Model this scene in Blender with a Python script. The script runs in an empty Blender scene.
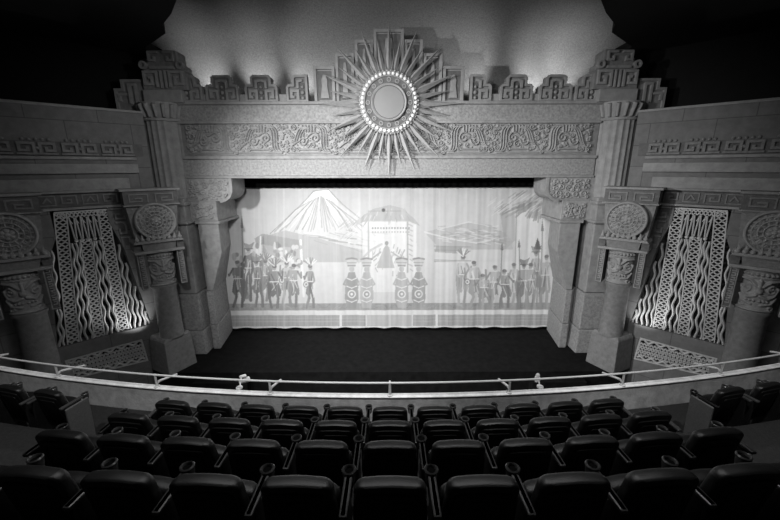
import bpy, bmesh, math, random
import numpy as np
from mathutils import Vector, Matrix
C = bpy.context.scene.collection
PI = math.pi
R_ = math.radians

# ------------------------------------------------------------------ camera, world, light
FPX = 360.0
PITCH = R_(14.5)
cam = bpy.data.objects.new('camera', bpy.data.cameras.new('camera'))
C.objects.link(cam)
cam.data.sensor_width = 36.0
cam.data.lens = FPX / 780.0 * 36.0
cam.data.clip_start = 0.05
cam.location = (0, 0, 0)
cam.rotation_euler = (R_(90) - PITCH, R_(0.14), R_(-0.12))
bpy.context.scene.camera = cam

w = bpy.data.worlds.new('hall_dark'); bpy.context.scene.world = w
w.use_nodes = True
w.node_tree.nodes['Background'].inputs['Color'].default_value = (1, 1, 1, 1)
w.node_tree.nodes['Background'].inputs['Strength'].default_value = 0.006
vs = bpy.context.scene.view_settings
vs.view_transform = 'Standard'; vs.look = 'None'; vs.gamma = 1.0; vs.exposure = 0.0
try: vs.use_curve_mapping = False
except Exception: pass

def spot(name, loc, target, watts, size_deg, blend=0.5, radius=0.1):
    l = bpy.data.lights.new(name, 'SPOT'); l.energy = watts; l.spot_size = R_(size_deg)
    l.spot_blend = blend; l.shadow_soft_size = radius
    o = bpy.data.objects.new(name, l); C.objects.link(o); o.location = loc
    d = Vector(target) - Vector(loc)
    o.rotation_euler = d.to_track_quat('-Z', 'Y').to_euler()
    return o
def area(name, loc, target, watts, sx, sy):
    l = bpy.data.lights.new(name, 'AREA'); l.energy = watts; l.shape = 'RECTANGLE'; l.size = sx; l.size_y = sy
    o = bpy.data.objects.new(name, l); C.objects.link(o); o.location = loc
    d = Vector(target) - Vector(loc)
    o.rotation_euler = d.to_track_quat('-Z', 'Y').to_euler()
    return o

# key spot from the left box boom, a broad one from the booth, house wash, wall washes and cove uplights
spot('stage_key_light', (-6.9, 4.0, 1.0), (1.6, 13.8, -3.6), 5000, 80, 0.9, 0.15)
spot('booth_light', (-2.2, 2.0, 2.2), (0.3, 13.8, -4.2), 3000, 80, 1.0, 0.12)
spot('house_wash_light', (-1.6, 7.5, 3.2), (-0.3, 12.6, 1.4), 270, 120, 1.0, 0.12)
for s in (-1, 1):
    spot('wall_wash_light', (s * 1.5, 6.5, 2.0), (s * 7.3, 12.2, 0.6), 330, 52, 1.0, 0.2)
    spot('grille_uplight', (s * 7.74, 10.64, -5.5), (s * 8.55, 10.66, -3.7), 95, 90, 1.0, 0.05)
for x in (-4.2, -1.4, 1.4, 4.2): spot('balcony_spot', (x * 0.8, 2.2, 3.3), (x * 1.15, 4.95, -3.6), 430 + 60 * abs(x), 48, 0.9, 0.08)
for x, tx, e in ((-6.25, -6.45, 75), (-4.65, -4.6, 85), (-3.35, -2.75, 78), (3.35, 2.75, 66), (5.1, 5.25, 80), (6.2, 6.4, 72), (-1.6, -1.2, 6), (1.6, 1.2, 6)):
    spot('cove_uplight', (x, 13.75, 2.15), (tx, 14.2, 3.7), e, 82, 0.9, 0.03)
area('balcony_downlight', (0, 4.1, 3.3), (0, 4.4, -3.3), 190, 7.0, 0.3)

# ------------------------------------------------------------------ materials
def mat(name, col, rough=0.8, var=0.15, scale=6.0, bump=0.15, bscale=40.0, metal=0.0, spec=0.3, vcol=None):
    m = bpy.data.materials.new(name); m.use_nodes = True
    nt = m.node_tree; nd = nt.nodes; b = nd['Principled BSDF']
    b.inputs['Roughness'].default_value = rough; b.inputs['Metallic'].default_value = metal
    b.inputs['Specular IOR Level'].default_value = spec
    tc = nd.new('ShaderNodeTexCoord')
    n = nd.new('ShaderNodeTexNoise'); n.inputs['Scale'].default_value = scale; n.inputs['Detail'].default_value = 6
    n.inputs['Roughness'].default_value = 0.65
    nt.links.new(tc.outputs['Object'], n.inputs['Vector'])
    cr = nd.new('ShaderNodeValToRGB')
    lo, hi = col * (1 - var), col * (1 + var)
    cr.color_ramp.elements[0].position = 0.32; cr.color_ramp.elements[0].color = (lo, lo, lo, 1)
    cr.color_ramp.elements[1].position = 0.68; cr.color_ramp.elements[1].color = (hi, hi, hi, 1)
    nt.links.new(n.outputs['Fac'], cr.inputs['Fac'])
    if vcol:
        a = nd.new('ShaderNodeVertexColor'); a.layer_name = vcol
        mx = nd.new('ShaderNodeMix'); mx.data_type = 'RGBA'; mx.blend_type = 'MULTIPLY'; mx.inputs[0].default_value = 1
        nt.links.new(cr.outputs['Color'], mx.inputs[6]); nt.links.new(a.outputs['Color'], mx.inputs[7])
        nt.links.new(mx.outputs[2], b.inputs['Base Color'])
    else:
        nt.links.new(cr.outputs['Color'], b.inputs['Base Color'])
    if bump:
        n2 = nd.new('ShaderNodeTexNoise'); n2.inputs['Scale'].default_value = bscale; n2.inputs['Detail'].default_value = 4
        nt.links.new(tc.outputs['Object'], n2.inputs['Vector'])
        bp = nd.new('ShaderNodeBump'); bp.inputs['Strength'].default_value = bump; bp.inputs['Distance'].default_value = 0.02
        nt.links.new(n2.outputs['Fac'], bp.inputs['Height']); nt.links.new(bp.outputs['Normal'], b.inputs['Normal'])
    return m

def stone_block_mat(name, col, bw, bh):
    m = mat(name, col, 0.85, 0.16, 4, 0.25, 30)
    nt = m.node_tree; nd = nt.nodes
    tc = [n for n in nd if n.type == 'TEX_COORD'][0]
    sep = nd.new('ShaderNodeSeparateXYZ'); cmb = nd.new('ShaderNodeCombineXYZ')
    nt.links.new(tc.outputs['Object'], sep.inputs[0])
    nt.links.new(sep.outputs['X'], cmb.inputs['X']); nt.links.new(sep.outputs['Z'], cmb.inputs['Y'])
    br = nd.new('ShaderNodeTexBrick'); br.inputs['Scale'].default_value = 1.0
    br.inputs['Brick Width'].default_value = bw; br.inputs['Row Height'].default_value = bh
    br.inputs['Mortar Size'].default_value = 0.012; br.inputs['Mortar Smooth'].default_value = 0.3
    br.inputs['Color1'].default_value = (0.95, 0.95, 0.95, 1); br.inputs['Color2'].default_value = (1, 1, 1, 1)
    br.inputs['Mortar'].default_value = (0.55, 0.55, 0.55, 1)
    nt.links.new(cmb.outputs[0], br.inputs['Vector'])
    b = nd['Principled BSDF']
    src = b.inputs['Base Color'].links[0].from_socket
    mx = nd.new('ShaderNodeMix'); mx.data_type = 'RGBA'; mx.blend_type = 'MULTIPLY'; mx.inputs[0].default_value = 1
    nt.links.new(src, mx.inputs[6]); nt.links.new(br.outputs['Color'], mx.inputs[7])
    nt.links.new(mx.outputs[2], b.inputs['Base Color'])
    return m

PL = mat('carved_plaster', 0.35, 0.75, 0.18, 5, 0.35, 45)
PLROUGH = mat('stippled_plaster', 0.35, 0.8, 0.3, 14, 0.6, 28)
PLD = mat('dark_plaster_and_groove_shade', 0.16, 0.8, 0.2, 8, 0.3, 40)  # dark plaster; in the crest recesses the tone paints in shade
PLM = mat('mid_plaster_and_groove_shade', 0.26, 0.8, 0.2, 8, 0.3, 40)  # mid plaster; on crest and frieze grounds it stands in for groove shade
WALLM = stone_block_mat('scored_stone_wall', 0.22, 1.5, 0.62)
COVE = mat('mottled_cove_plaster', 0.40, 0.95, 0.26, 24, 0.5, 60)
SOFF = mat('unlit_ceiling_shade', 0.010, 0.95, 0.1, 3, 0.1, 30)  # near-black colour stands in for ceiling the uplights leave unlit
GOLD = mat('gilded_grille', 0.66, 0.45, 0.1, 20, 0.05, 60, 0.0, 0.5)
RAY = mat('gilded_wood', 0.48, 0.4, 0.12, 12, 0.05, 60, 0.0, 0.5)
BACKING = mat('grille_recess_shade', 0.045, 0.95, 0.3, 12, 0.2, 120)  # dark colour stands in for the shade inside the grille recesses
BEAD = mat('pale_glass_bead', 0.95, 0.25, 0.03, 6, 0, 40, 0, 0.6)
DISC = mat('frosted_disc', 0.26, 0.5, 0.04, 3, 0, 40, 0, 0.4)
LEATHER = mat('black_leather', 0.007, 0.42, 0.25, 12, 0.12, 120, 0, 0.42)
SHELL = mat('black_plastic_shell', 0.008, 0.55, 0.2, 12, 0.08, 160, 0, 0.3)
METALD = mat('dark_cast_metal', 0.02, 0.45, 0.2, 20, 0.05, 80, 0.3, 0.5)
RUBBER = mat('cup_rim_plastic', 0.045, 0.35, 0.1, 12, 0.05, 80, 0, 0.5)
ENDP = mat('grey_carpeted_end_panel', 0.10, 0.9, 0.2, 60, 0.2, 120)
RAIL = mat('painted_handrail', 0.68, 0.4, 0.06, 6, 0.02, 60, 0.0, 0.5)
LEDGE = mat('worn_ledge_paint', 0.88, 0.6, 0.2, 7, 0.2, 50)
PARA = mat('parapet_plaster', 0.62, 0.85, 0.25, 6, 0.3, 40)
CARPET = mat('dark_aisle_carpet', 0.02, 0.95, 0.3, 30, 0.3, 150)
STAGEM = mat('black_stage_boards', 0.009, 0.85, 0.5, 5, 0.15, 20, 0, 0.15)
VELOUR = mat('black_velour', 0.006, 1.0, 0.2, 30, 0.1, 100, 0, 0.0)
CURT = mat('painted_canvas', 0.95, 0.9, 0.04, 3, 0.12, 70, 0, 0.1, 'paint')

# ------------------------------------------------------------------ mesh helpers
def tag(o, label=None, cat=None, group=None, kind=None):
    if label: o['label'] = label
    if cat: o['category'] = cat
    if group: o['group'] = group
    if kind: o['kind'] = kind
    return o
def empty(name, loc=(0, 0, 0), rz=0.0):
    o = bpy.data.objects.new(name, None); C.objects.link(o)
    o.location = loc; o.rotation_euler = (0, 0, rz); o.empty_display_size = 0.2
    return o
def copy_tree(o, parent=None):
    c = o.copy(); C.objects.link(c)
    if parent: c.parent = parent
    for ch in [k for k in o.children]: copy_tree(ch, c)
    return c

class MB:
    def __init__(s): s.v = []; s.f = []
    def add(s, vs, fs):
        n = len(s.v); s.v += [tuple(p) for p in vs]; s.f += [tuple(i + n for i in f) for f in fs]
    def box(s, x0, x1, y0, y1, z0, z1):
        s.add([(x0, y0, z0), (x1, y0, z0), (x1, y1, z0), (x0, y1, z0), (x0, y0, z1), (x1, y0, z1), (x1, y1, z1), (x0, y1, z1)],
              [(0, 3, 2, 1), (4, 5, 6, 7), (0, 1, 5, 4), (1, 2, 6, 5), (2, 3, 7, 6), (3, 0, 4, 7)])
    def taper(s, a, b, z0, z1):            # a, b = (x0,x1,y0,y1) at z0 and z1
        v = []
        for (x0, x1, y0, y1), z in ((a, z0), (b, z1)): v += [(x0, y0, z), (x1, y0, z), (x1, y1, z), (x0, y1, z)]
        s.add(v, [(0, 3, 2, 1), (4, 5, 6, 7), (0, 1, 5, 4), (1, 2, 6, 5), (2, 3, 7, 6), (3, 0, 4, 7)])
    def prism(s, poly, y0, y1, inset=0.0):            # outline in x,z, thickness in y; front (y0) optionally inset
        n = len(poly)
        cx = sum(p[0] for p in poly) / n; cz = sum(p[1] for p in poly) / n
        s.add([(p[0], y0, p[1]) for p in poly] + [(p[0], y1, p[1]) for p in poly],
              [tuple(range(n)), tuple(range(2 * n - 1, n - 1, -1))] + [(i, (i + 1) % n, n + (i + 1) % n, n + i) for i in range(n)])
    def slab(s, poly, z0, z1):            # outline in x,y
        n = len(poly)
        s.add([(p[0], p[1], z0) for p in poly] + [(p[0], p[1], z1) for p in poly],
              [tuple(range(n)), tuple(range(2 * n - 1, n - 1, -1))] + [(i, (i + 1) % n, n + (i + 1) % n, n + i) for i in range(n)])
    def ribbon(s, pts, wd, y0, y1, closed=False, rnd=0.0):     # mitred strip lying in x,z ; front at y0, ridge if rnd
        P = [np.array(p, float) for p in pts]; n = len(P); L = []; Rr = []
        for i in range(n):
            a = P[i - 1] if (i > 0 or closed) else P[i]; b = P[(i + 1) % n] if (i < n - 1 or closed) else P[i]
            d1 = P[i] - a; d2 = b - P[i]
            if np.hypot(*d1) < 1e-9: d1 = d2
            if np.hypot(*d2) < 1e-9: d2 = d1
            d1 = d1 / (np.hypot(*d1) + 1e-12); d2 = d2 / (np.hypot(*d2) + 1e-12)
            n1 = np.array([-d1[1], d1[0]]); n2 = np.array([-d2[1], d2[0]])
            m = n1 + n2; m = m / (np.hypot(*m) + 1e-9); k = 1 / max(0.5, float(m @ n1))
            L.append(P[i] + m * wd / 2 * k); Rr.append(P[i] - m * wd / 2 * k)
        v = []
        for i in range(n):
            l, r = L[i], Rr[i]; c = (l + r) / 2
            v += [(l[0], y1, l[1]), (l[0], y0 + rnd, l[1]), (c[0], y0, c[1]), (r[0], y0 + rnd, r[1]), (r[0], y1, r[1])]
        f = []
        for i in range(n if closed else n - 1):
            j = (i + 1) % n
            for k in range(5): f.append((i * 5 + k, i * 5 + (k + 1) % 5, j * 5 + (k + 1) % 5, j * 5 + k))
        if not closed: f += [(0, 1, 2, 3, 4), tuple((n - 1) * 5 + k for k in (4, 3, 2, 1, 0))]
        s.add(v, f)
    def tube(s, pts, r, n=10):
        P = [Vector(p) for p in pts]; v = []; f = []
        for i, p in enumerate(P):
            d = (P[min(i + 1, len(P) - 1)] - P[max(i - 1, 0)]).normalized()
            up = Vector((0, 0, 1)) if abs(d.z) < 0.9 else Vector((0, 1, 0))
            a = d.cross(up).normalized(); b = d.cross(a)
            rr = r[i] if isinstance(r, (list, tuple)) else r
            for k in range(n):
                t = 2 * PI * k / n; v.append(p + (a * math.cos(t) + b * math.sin(t)) * rr)
        for i in range(len(P) - 1):
            for k in range(n): f.append((i * n + k, i * n + (k + 1) % n, (i + 1) * n + (k + 1) % n, (i + 1) * n + k))
        f += [tuple(range(n - 1, -1, -1)), tuple((len(P) - 1) * n + k for k in range(n))]
        s.add(v, f)
    def lathe(s, prof, n=40, c=(0, 0), rf=None, axis='z', a0=0, a1=2 * PI):
        v = []; f = []
        full = abs(a1 - a0 - 2 * PI) < 1e-6; m = n if full else n + 1
        for r, z in prof:
            for k in range(m):
                t = a0 + (a1 - a0) * k / n; q = r if rf is None else rf(r, t, z)
                if axis == 'z': v.append((c[0] + q * math.cos(t), c[1] + q * math.sin(t), z))
                else: v.append((c[0] + q * math.cos(t), z, c[1] + q * math.sin(t)))
        for i in range(len(prof) - 1):
            for k in range(n):
                k2 = (k + 1) % m if full else k + 1
                f.append((i * m + k, i * m + k2, (i + 1) * m + k2, (i + 1) * m + k))
        f += [tuple(range(m - 1, -1, -1)), tuple((len(prof) - 1) * m + k for k in range(m))]
        s.add(v, f)
    def ball(s, c, r, sy=1.0, n=10, m=6):
        v = [(c[0], c[1], c[2] - r)]; f = []
        for i in range(1, m):
            ph = -PI / 2 + PI * i / m
            for k in range(n):
                t = 2 * PI * k / n
                v.append((c[0] + r * math.cos(ph) * math.cos(t), c[1] + sy * r * math.cos(ph) * math.sin(t), c[2] + r * math.sin(ph)))
        v.append((c[0], c[1], c[2] + r))
        for k in range(n):
            f.append((0, 1 + (k + 1) % n, 1 + k)); f.append((len(v) - 1, len(v) - 1 - n + k, len(v) - 1 - n + (k + 1) % n))
        for i in range(m - 2):
            for k in range(n): f.append((1 + i * n + k, 1 + i * n + (k + 1) % n, 1 + (i + 1) * n + (k + 1) % n, 1 + (i + 1) * n + k))
        s.add(v, f)
    def build(s, name, m, parent=None, loc=(0, 0, 0), rz=0.0, smooth=None, bevel=0.0, base=None):
        me = bpy.data.meshes.new(name)
        if base is not None:
            s.v = [(a - base[0], b - base[1], c - base[2]) for a, b, c in s.v]; loc = base
        me.from_pydata(s.v, [], s.f); me.update()
        bm = bmesh.new(); bm.from_mesh(me); bmesh.ops.recalc_face_normals(bm, faces=bm.faces); bm.to_mesh(me); bm.free()
        me.materials.append(m)
        o = bpy.data.objects.new(name, me); C.objects.link(o); o.location = loc; o.rotation_euler = (0, 0, rz)
        if parent: o.parent = parent
        if smooth is not None:
            me.shade_smooth(); me.set_sharp_from_angle(angle=R_(smooth))
        if bevel:
            md = o.modifiers.new('bevel', 'BEVEL'); md.width = bevel; md.segments = 2; md.limit_method = 'ANGLE'; md.angle_limit = R_(40)
        return o

def grid_obj(name, P, m, parent=None, loc=(0, 0, 0), rz=0.0, skirt=None, base=None):
    """P: (nz, nx, 3) array of points; skirt: function(edge points)->points behind, closing the relief slab"""
    P = np.asarray(P, float)
    if skirt is not None:
        Q = np.empty((P.shape[0] + 2, P.shape[1] + 2, 3)); Q[1:-1, 1:-1] = P
        Q[0, 1:-1] = P[0]; Q[-1, 1:-1] = P[-1]; Q[1:-1, 0] = P[:, 0]; Q[1:-1, -1] = P[:, -1]
        Q[0, 0] = P[0, 0]; Q[0, -1] = P[0, -1]; Q[-1, 0] = P[-1, 0]; Q[-1, -1] = P[-1, -1]
        for sl in ((0, slice(None)), (-1, slice(None)), (slice(None), 0), (slice(None), -1)): Q[sl] = skirt(Q[sl])
        P = Q
    if base is not None: P = P - np.array(base); loc = base
    nz, nx = P.shape[:2]
    me = bpy.data.meshes.new(name)
    me.vertices.add(nz * nx); me.vertices.foreach_set('co', P.reshape(-1).astype(np.float32))
    i = np.arange(nz * nx).reshape(nz, nx)
    q = np.stack([i[:-1, :-1], i[:-1, 1:], i[1:, 1:], i[1:, :-1]], -1).reshape(-1, 4)
    me.loops.add(q.size); me.loops.foreach_set('vertex_index', q.reshape(-1).astype(np.int32))
    me.polygons.add(len(q)); me.polygons.foreach_set('loop_start', np.arange(0, q.size, 4, dtype=np.int32))
    me.polygons.foreach_set('loop_total', np.full(len(q), 4, dtype=np.int32))
    me.update(calc_edges=True); me.validate()
    me.materials.append(m); me.shade_smooth()
    o = bpy.data.objects.new(name, me); C.objects.link(o); o.location = loc; o.rotation_euler = (0, 0, rz)
    if parent: o.parent = parent
    return o

class Cv:
    """height canvas for carved relief; x from 0..w, z from 0..h"""
    def __init__(s, w, h, res):
        s.w, s.h, s.res = w, h, res
        s.nx, s.nz = int(w * res) + 1, int(h * res) + 1
        s.x = np.linspace(0, w, s.nx); s.z = np.linspace(0, h, s.nz)
        s.X, s.Z = np.meshgrid(s.x, s.z); s.H = np.zeros((s.nz, s.nx))
    def win(s, x0, x1, z0, z1):
        a = max(0, int(x0 * s.res) - 1); b = min(s.nx, int(x1 * s.res) + 3); c = max(0, int(z0 * s.res) - 1); d = min(s.nz, int(z1 * s.res) + 3)
        return slice(c, max(c, d)), slice(a, max(a, b))
    def stroke(s, pts, wd, h, rnd=True, cut=False):
        for i in range(len(pts) - 1):
            (x0, z0), (x1, z1) = pts[i], pts[i + 1]
            r = (wd[i] if isinstance(wd, (list, tuple)) else wd) / 2
            w_ = s.win(min(x0, x1) - r, max(x0, x1) + r, min(z0, z1) - r, max(z0, z1) + r)
            X, Z = s.X[w_], s.Z[w_]
            if X.size == 0: continue
            dx, dz = x1 - x0, z1 - z0; L = dx * dx + dz * dz + 1e-12
            t = np.clip(((X - x0) * dx + (Z - z0) * dz) / L, 0, 1)
            d = np.hypot(X - x0 - t * dx, Z - z0 - t * dz)
            v = h * (np.sqrt(np.clip(1 - (d / r) ** 2, 0, 1)) if rnd else np.clip((r - d) * s.res / 1.5, 0, 1))
            if cut: s.H[w_] = np.where(d < r, s.H[w_] - np.minimum(v, s.H[w_]), s.H[w_])
            else: s.H[w_] = np.maximum(s.H[w_], v)
    def disc(s, x, z, r, h, dome=True):
        w_ = s.win(x - r, x + r, z - r, z + r); d = np.hypot(s.X[w_] - x, s.Z[w_] - z)
        v = h * (np.sqrt(np.clip(1 - (d / r) ** 2, 0, 1)) if dome else np.clip((r - d) * s.res / 1.5, 0, 1))
        s.H[w_] = np.maximum(s.H[w_], v)
    def ring(s, x, z, r, wd, h):
        q = r + wd; w_ = s.win(x - q, x + q, z - q, z + q); d = np.abs(np.hypot(s.X[w_] - x, s.Z[w_] - z) - r)
        s.H[w_] = np.maximum(s.H[w_], h * np.sqrt(np.clip(1 - (d / (wd / 2)) ** 2, 0, 1)))
    def rect(s, x0, x1, z0, z1, h):
        w_ = s.win(x0, x1, z0, z1)
        d = np.minimum(np.minimum(s.X[w_] - x0, x1 - s.X[w_]), np.minimum(s.Z[w_] - z0, z1 - s.Z[w_]))
        s.H[w_] = np.maximum(s.H[w_], h * np.clip(d * s.res / 1.5, 0, 1))
    def spiral(s, x, z, r, turns, a0, dr, wd, h, tail=0):
        n = int(14 * turns); pts = []
        for i in range(n + 1):
            t = i / n; q = r * (1 - 0.82 * t); a = a0 + dr * 2 * PI * turns * t
            pts.append((x + q * math.cos(a), z + q * math.sin(a)))
        if tail:
            a = a0; tx, tz = -math.sin(a) * -dr, math.cos(a) * -dr
            pts = [(pts[0][0] + tx * tail, pts[0][1] + tz * tail)] + pts
        s.stroke(pts, wd, h)
    def sample(s, x, z):
        fx = np.clip(x * s.res, 0, s.nx - 1.001); fz = np.clip(z * s.res, 0, s.nz - 1.001)
        i = fx.astype(int); j = fz.astype(int); a = fx - i; b = fz - j
        return (s.H[j, i] * (1 - a) * (1 - b) + s.H[j, i + 1] * a * (1 - b) + s.H[j + 1, i] * (1 - a) * b + s.H[j + 1, i + 1] * a * b)
    def curls(s, seed, size, wd, h, tries=200):
        rn = random.Random(seed)
        for k in range(tries):
            r = size * rn.uniform(0.5, 1.1); x = rn.uniform(r, s.w - r); z = rn.uniform(r * 0.9, max(r, s.h - r))
            w_ = s.win(x - r * 0.8, x + r * 0.8, z - r * 0.8, z + r * 0.8)
            if s.H[w_].size and (s.H[w_] > h * 0.3).mean() < 0.12:
                if rn.random() < 0.7: s.spiral(x, z, r, rn.uniform(0.9, 1.5), rn.uniform(0, 6.28), rn.choice((-1, 1)), wd, h, rn.uniform(0, r))
                else: s.ring(x, z, r * 0.7, wd, h); s.disc(x, z, r * 0.3, h)
        for k in range(tries * 2):
            r = wd * rn.uniform(0.5, 0.9); x = rn.uniform(r, s.w - r); z = rn.uniform(r, s.h - r)
            w_ = s.win(x - r, x + r, z - r, z + r)
            if s.H[w_].size and s.H[w_].max() < h * 0.2: s.disc(x, z, r, h * 0.8)
    def flat(s, name, m, x0, y0, z0, parent=None, back=0.06, loc=(0, 0, 0), rz=0, base=None, flip=False):
        X = s.X if not flip else s.w - s.X
        P = np.stack([x0 + X, y0 - s.H, z0 + s.Z], -1)
        def sk(e): e = e.copy(); e[..., 1] = y0 + back; return e
        return grid_obj(name, P, m, parent, loc, rz, sk, base)
    def bent(s, name, m, rad, cx, cy, z0, parent=None, arc=None, depth=0.03):
        """wrapped on a cylinder facing -y"""
        arc = arc or s.w / rad
        T = (s.X / s.w - 0.5) * arc; Q = rad + s.H
        P = np.stack([cx + Q * np.sin(T), cy - Q * np.cos(T), z0 + s.Z], -1)
        def sk(e):
            e = e.copy(); dx = e[..., 0] - cx; dy = e[..., 1] - cy; l = np.hypot(dx, dy)
            e[..., 0] = cx + dx / l * (rad - depth); e[..., 1] = cy + dy / l * (rad - depth); return e
        return grid_obj(name, P, m, parent, skirt=sk)

def rrect(x0, x1, z0, z1, r, n=6, rb=0.0):
    p = []
    for cx, cz, a, q in ((x1, z1, 0, r), (x0, z1, 90, r), (x0, z0, 180, rb), (x1, z0, 270, rb)):
        sx = 1 if cx == x1 else -1; sz = 1 if cz == z1 else -1
        if q <= 0: p.append((cx, cz)); continue
        for k in range(n + 1):
            t = R_(a + 90 * k / n); p.append((cx - sx * q + q * math.cos(t), cz - sz * q + q * math.sin(t)))
    return p

# ------------------------------------------------------------------ levels (metres from eye height)
ST = -6.66            # stage floor
FACE = 12.4           # plane of the proscenium face
BACK = 14.0           # plane of the painted curtain

# ------------------------------------------------------------------ setting: floors
b = MB(); b.box(-14, 14, 4.9, 16, -8.2, -8.0); tag(b.build('floor', CARPET, base=(0, 10, -8.0)), kind='structure')
b = MB(); b.slab([(-7.9, 10.75), (7.9, 10.75), (9.0, 12.0), (9.0, 14.3), (-9.0, 14.3), (-9.0, 12.0)], -8.0, ST)
tag(b.build('stage', STAGEM, base=(0, 12.5, -8.0)), 'wide black stage floor below the painted curtain', 'stage')
for sg, lab in ((-1, 'black steps down from the stage beside the left round column'), (1, 'black steps down from the stage beside the right round column')):
    t = empty('stage_steps', (sg * 5.6, 10.4, -8.0)); tag(t, lab, 'steps')
    for k in range(5):
        b = MB(); z1 = ST - 0.22 * (k + 1) + 8.0
        b.box(-0.9, 0.9, 0.34 - 0.28 * (k + 1), 0.34 - 0.28 * k, 0, z1)
        b.build('step', STAGEM, t, bevel=0.01)

RAD = 28.0
def arcy(y0, x): return y0 + RAD - math.sqrt(RAD * RAD - x * x)
def arc_slab(bm, y0, y1, z0, z1, xa=-9.6, xb=9.6, n=48):
    top = []
    for k in range(n + 1):
        x = xa + (xb - xa) * k / n; top.append((x, arcy(y0, x)))
    bot = [(x, y - y0 + y1) for x, y in reversed(top)]
    bm.slab(top + bot, z0, z1)
ROWY = [3.81, 3.11, 2.41, 1.71]
ROWZ = [-2.865, -2.512, -2.145, -1.785]      # back tops, front row first
SH = 0.86
b = MB()
for i, (y, z) in enumerate(zip(ROWY, ROWZ)):
    y1 = 4.66 if i == 0 else ROWY[i] + 0.62 - 0.02
    arc_slab(b, y - 0.1, y1, z - SH - 0.4, z - SH)
arc_slab(b, -1.6, 1.61, -3.3, -2.35)
tag(b.build('floor_balcony', CARPET, base=(0, 3, -3.7)), kind='structure')
b = MB(); arc_slab(b, 4.67, 4.75, -4.6, -3.33); tag(b.build('wall_balcony', PARA, base=(0, 4.7, -4.6), smooth=30), kind='structure')
b = MB(); arc_slab(b, 4.655, 4.755, -3.33, -3.30, n=60); tag(b.build('trim_1', LEDGE, base=(0, 4.70, -3.33), smooth=30, bevel=0.012), kind='structure')

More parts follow.
